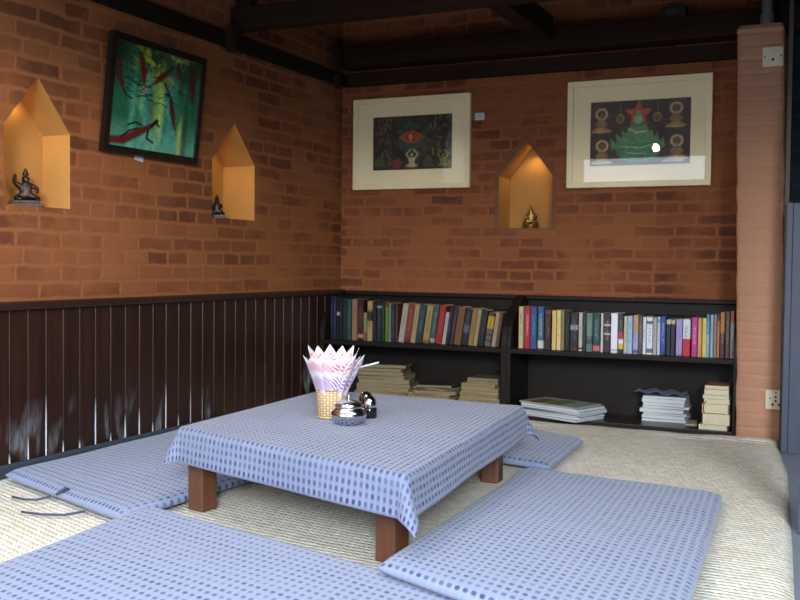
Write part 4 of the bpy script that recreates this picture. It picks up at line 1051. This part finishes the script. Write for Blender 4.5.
def framed_print(label, x0, x1, z0, z1, ax0, ax1, az0, az1, cv):
    t = thing('framed_print', label, 'picture', ((x0 + x1) / 2, -.002, z0))
    f = .026
    mb = MB(); pr = lambda a, b, c, d: mb.box(a, b, -.026, -.0015, c, d, .002)
    pr(x0, x1, z0, z0 + f); pr(x0, x1, z1 - f, z1); pr(x0, x0 + f, z0 + f + .0003, z1 - f - .0003); pr(x1 - f, x1, z0 + f + .0003, z1 - f - .0003)
    mb.build('frame', M['cream_frame'], t)
    mb = MB(); a, b, c, d = x0 + f - .002, x1 - f + .002, z0 + f - .002, z1 - f + .002        # window mount round the art
    for q in ((a, b, c, az0), (a, b, az1, d), (a, ax0, az0, az1), (ax1, b, az0, az1)): mb.box(q[0], q[1], -.0125, -.010, q[2], q[3])
    mb.build('mount', M['mount'], t)
    art_mesh('art', cv, lambda u, v: (ax0 - .003 + u * (ax1 - ax0 + .006), -.0085, az0 - .003 + v * (az1 - az0 + .006)), M['print'], t)
    MB().box(x0 + f - .003, x1 - f + .003, -.0185, -.0165, z0 + f - .003, z1 - f + .003).build('glass', M['glass'], t)
    return t
framed_print('cream-framed dark print with a glowing red eye and sitting figures', .0777, .7214, 1.0736, 1.5344, .187, .623, 1.171, 1.441, cv)

# brown print with a green seated figure in front of a red star
cv = Canvas(124, 82, '3a281c')
n1 = fbm(cv.u * 12, cv.v * 9, 21); cv.put(np.clip((n1 - .45) * 3, 0, .7), '4c3623')
for i in range(40):
    x, y = rnd.uniform(.03, .97), rnd.uniform(.05, .95); cv.ell(x, y, .012, .014, '5d4527', .6, .6)
star = [(.49 + (.15 if k % 2 == 0 else .066) * math.sin(math.pi * k / 5), .775 + (.15 if k % 2 == 0 else .066) * cv.a * math.cos(math.pi * k / 5)) for k in range(10)]
cv.poly(star, 'b4502a')
GR = '4a7a54'
cv.ell(.49, .28, .235, .24, GR, .1)
for k in range(9):
    x = .27 + .055 * k; y = .30 + .22 * math.sin(math.pi * (k + .5) / 9)
    cv.poly([(x - .045, y - .08), (x - .03 + (-.03 if k < 4 else .05), y + .09), (x + .045, y - .06)], '55865a')
cv.poly([(.34, .34), (.37, .52), (.43, .63), (.55, .63), (.60, .52), (.63, .34)], '5a8a5e'); cv.ell(.487, .70, .046, .075, '86ad7c', .2); cv.ell(.487, .785, .026, .05, '6d9f6c', .3)
cv.stroke([(.40, .56), (.47, .50), (.56, .52)], .012, 'a8b07c'); cv.stroke([(.42, .63), (.49, .60), (.55, .64)], .009, '2f5a3c'); cv.stroke([(.33, .30), (.52, .27), (.64, .33)], .007, 'a5c08e'); cv.stroke([(.38, .20), (.56, .18)], .006, 'a5c08e')
cv.ell(.49, .12, .16, .06, '3c7048', .4)
for x, y in ((.12, .80), (.85, .84), (.13, .32), (.86, .36)):
    cv.ell(x, y, .052, .075, 'd2b888', ring=.32); cv.ell(x, y, .035, .055, '6c4a26', .3); seat(cv, x, y - .26, .27, '8a6a38', False)
    cv.ell(x, y - .25, .10, .05, 'b08c40', .5, .8); cv.stroke([(x - .09, y - .27), (x + .09, y - .26)], .010, 'c8b07c', .6)
for x in (.31, .67):
    cv.stroke([(x, .98), (x, .76)], .004, '8c7a50', .7); cv.ell(x, .72, .032, .06, 'a89058', ring=.3); cv.ell(x, .72, .02, .04, '7a5a34', .4)
for x in (.03, .73):
    for k in range(7): cv.stroke([(x + k * .028, .055), (x + .014 + k * .028, .085), (x + .022 + k * .028, .05)], .006, 'c4bcae', .8)
framed_print('cream-framed brown print with a green seated figure before a red star', 1.2084, 1.8606, 1.0587, 1.5509, 1.316, 1.768, 1.158, 1.452, cv)

# ------------------------------------------------------------------ niche lamps and figurines
M['lamp_glow'] = emit_mat('lamp_glow', (1.0, .62, .22, 1), 14.0)
def niche_lamp(loc, nrm, label, power):
    t = thing('niche_lamp', label, 'lamp', loc)
    q = Vector(nrm).normalized().to_track_quat('Z', 'Y').to_matrix()
    def lath(prof, nm, mat):
        m = MB().lathe(prof, seg=20)
        for v in m.bm.verts: v.co = q @ v.co
        return m.build(nm, mat, t, world=False)
    lath([(0, 0), (.016, 0), (.016, .008), (.0125, .010), (.0125, .007), (0, .007)], 'lamp_ring', M['steel'])
    lath([(0, .0074), (.012, .0074), (.011, .0095), (0, .0105)], 'lens', M['lamp_glow'])
    d = bpy.data.lights.new('bulb', 'SPOT'); d.energy = power * 6.5; d.spot_size = math.radians(140); d.spot_blend = .7; d.color = (1.0, .70, .30); d.shadow_soft_size = .012
    o = bpy.data.objects.new('bulb', d); COL.objects.link(o); o.parent = t; o.location = q @ Vector((0, 0, .022))
def slope_n(dy, dz):     # roof slope direction -> inward normal
    n = Vector((0, dz, -abs(dy))); return n
# left wall niches: the lamp sits on the slope turned away from the viewer
for (l, r, zp, za, lab) in ((-2.246, -1.955, 1.127, 1.298, 'small round lamp under the gable of the niche left of the green painting'),
                            (-1.134, -.815, 1.126, 1.296, 'small round lamp under the gable of the niche right of the green painting')):
    c = (l + r) / 2; k = .2; y = c + (l - c) * k; z = za + (zp - za) * k
    n = Vector((0, za - zp, -(c - l))).normalized()
    niche_lamp((-.115, y + n.y * .001, z + n.z * .001), n, lab, .3)
c = 1.0; k = .17; x = c + .134 * k; z = 1.296 - (1.296 - 1.124) * k; n = Vector((-(1.296 - 1.124), 0, -.134)).normalized()
niche_lamp((x + n.x * .001, .115, z + n.z * .001), n, 'small round lamp under the gable of the niche in the back wall', .15)

def figure(h, pose):
    """seated figure skeleton, facing -y, base at z = 0, height h"""
    V = [(0, 0, .30), (0, .01, .42), (0, .015, .55), (0, .0, .66), (0, -.01, .76), (0, -.01, .86),     # pelvis..head
         (.17, -.02, .27), (.30, -.14, .20), (.06, -.26, .19), (-.17, -.02, .27), (-.30, -.14, .20), (-.06, -.27, .20)]
    E = [(0, 1), (1, 2), (2, 3), (3, 4), (4, 5), (0, 6), (6, 7), (7, 8), (0, 9), (9, 10), (10, 11)]
    Rr = [.15, .13, .15, .075, .115, .10, .09, .08, .05, .09, .08, .05]
    if pose == 'calm': arms = [[(.17, .01, .57), (.23, -.04, .42), (.08, -.18, .33)], [(-.17, .01, .57), (-.23, -.04, .42), (-.1, -.17, .33)]]
    elif pose == 'dance': arms = [[(.17, .0, .58), (.31, -.05, .5), (.3, -.1, .36)], [(-.17, 0, .58), (-.3, -.03, .68), (-.26, -.05, .9)]]
    else: arms = [[(.17, .0, .58), (.24, -.06, .5), (.1, -.14, .52)], [(-.17, 0, .58), (-.24, -.06, .5), (-.1, -.14, .52)]]
    for a in arms:
        p = 2
        for q, r in zip(a, (.075, .06, .05)):
            V.append(q); E.append((p, len(V) - 1)); Rr.append(r); p = len(V) - 1
    if pose == 'dance':
        V[7] = (.34, -.1, .24); V[8] = (.3, -.2, .06); V[10] = (-.26, -.2, .2)
    return skin_mesh([tuple(c * h for c in v) for v in V], E, [r * h for r in Rr], 1)
def crown(mb, h, z0, kind):
    if kind == 'bun': mb.lathe([(.055 * h, 0), (.06 * h, .03 * h), (.03 * h, .07 * h), (0, .1 * h)], 0, -.01 * h, z0, 14)
    else: mb.lathe([(.08 * h, 0), (.1 * h, .02 * h), (.07 * h, .06 * h), (.075 * h, .075 * h), (.045 * h, .12 * h), (.05 * h, .135 * h), (0, .21 * h)], 0, -.01 * h, z0, 14)
def figurine(loc, rz, h, pose, label, mat, halo, lotus=True):
    t = thing('figurine', label, 'figurine', loc, (0, 0, rz))
    mb = MB()
    if lotus: mb.lathe([(0, 0), (.36 * h, 0), (.38 * h, .03 * h), (.31 * h, .07 * h), (.30 * h, .09 * h), (.37 * h, .13 * h), (.34 * h, .165 * h), (0, .17 * h)], seg=22)
    else: mb.box(-.42 * h, .48 * h, -.34 * h, .28 * h, 0, .09 * h, .012 * h); mb.box(-.34 * h, .36 * h, -.28 * h, .24 * h, .0905 * h, .165 * h, .012 * h)
    mb.build('pedestal', M[mat], t, world=False)
    b = figure(h, pose); mb = MB(); mb.merge(b); mb.build('body', M[mat], t, world=False, recalc=False)
    mb = MB(); crown(mb, h, .86 * h, 'bun' if pose == 'calm' else 'tall'); mb.build('headdress', M[mat], t, world=False)
    if halo == 'flames':
        mb = MB(); P = [(.0 + .34 * h * math.cos(a), .09 * h, .52 * h + .42 * h * math.sin(a)) for a in [math.radians(-50 + i * 280 / 24) for i in range(25)]]
        mb.tube(P, [.022 * h * (1.4 if i % 3 == 0 else .9) for i in range(25)], 6); mb.build('flame_halo', M[mat], t, world=False)
    if halo == 'tiers':
        mb = MB(); mb.prism([(-.26 * h, .17 * h), (.26 * h, .17 * h), (.24 * h, .42 * h), (.17 * h, .46 * h), (.17 * h, .66 * h), (.1 * h, .72 * h), (.09 * h, .9 * h), (0, 1.06 * h), (-.09 * h, .9 * h), (-.1 * h, .72 * h), (-.17 * h, .66 * h), (-.17 * h, .46 * h), (-.24 * h, .42 * h)], .13 * h, .19 * h, 'y', bev=.006 * h)
        mb.build('back_plate', M[mat], t, world=False)
    return t
figurine((-.065, -2.092, .8725), math.radians(46), .122, 'dance', 'dark bronze dancing deity figurine in the niche left of the green painting', 'bronze', None, False)
figurine((-.055, -1.022, .8825), math.radians(35), .098, 'pray', 'dark bronze tiered deity figurine in the niche right of the green painting', 'bronze', 'tiers', False)
figurine((1.012, .06, .8745), math.radians(12), .116, 'calm', 'brass seated buddha figurine in the niche of the back wall', 'gold', None)

# ------------------------------------------------------------------ pendant lamp over the room, out of the picture, mirrored in the print's glass
t = thing('pendant_lamp', 'pendant lamp with a dark metal shade, mirrored in the glass of the star print', 'lamp', (1.17, -2.35, 1.565))
MB().lathe([(.0, .13), (.02, .13), (.024, .10), (.06, .07), (.12, -.01), (.124, -.045), (.121, -.045), (.116, -.01), (.057, .066), (.02, .095), (0, .098)], seg=32).build('lamp_shade', plain('shade_metal', '201c1a', .4, .6), t, world=False)
MB().lathe([(0, -.022), (.009, -.019), (.015, -.010), (.017, .002), (.014, .02), (.010, .05), (.012, .075), (0, .075)], seg=24).build('bulb_glass', emit_mat('bulb_glow', (1.0, .72, .38, 1), 18.0), t, world=False)
MB().tube([(0, 0, .13), (0, 0, .484)], .004, 8).build('cord', M['hole'], t, world=False)
d = bpy.data.lights.new('bulb_light', 'SPOT'); d.energy = 24; d.color = (1.0, .66, .36); d.shadow_soft_size = .024; d.spot_size = math.radians(172); d.spot_blend = .25
o = bpy.data.objects.new('bulb_light', d); COL.objects.link(o); o.parent = t; o.location = (0, 0, -.06)
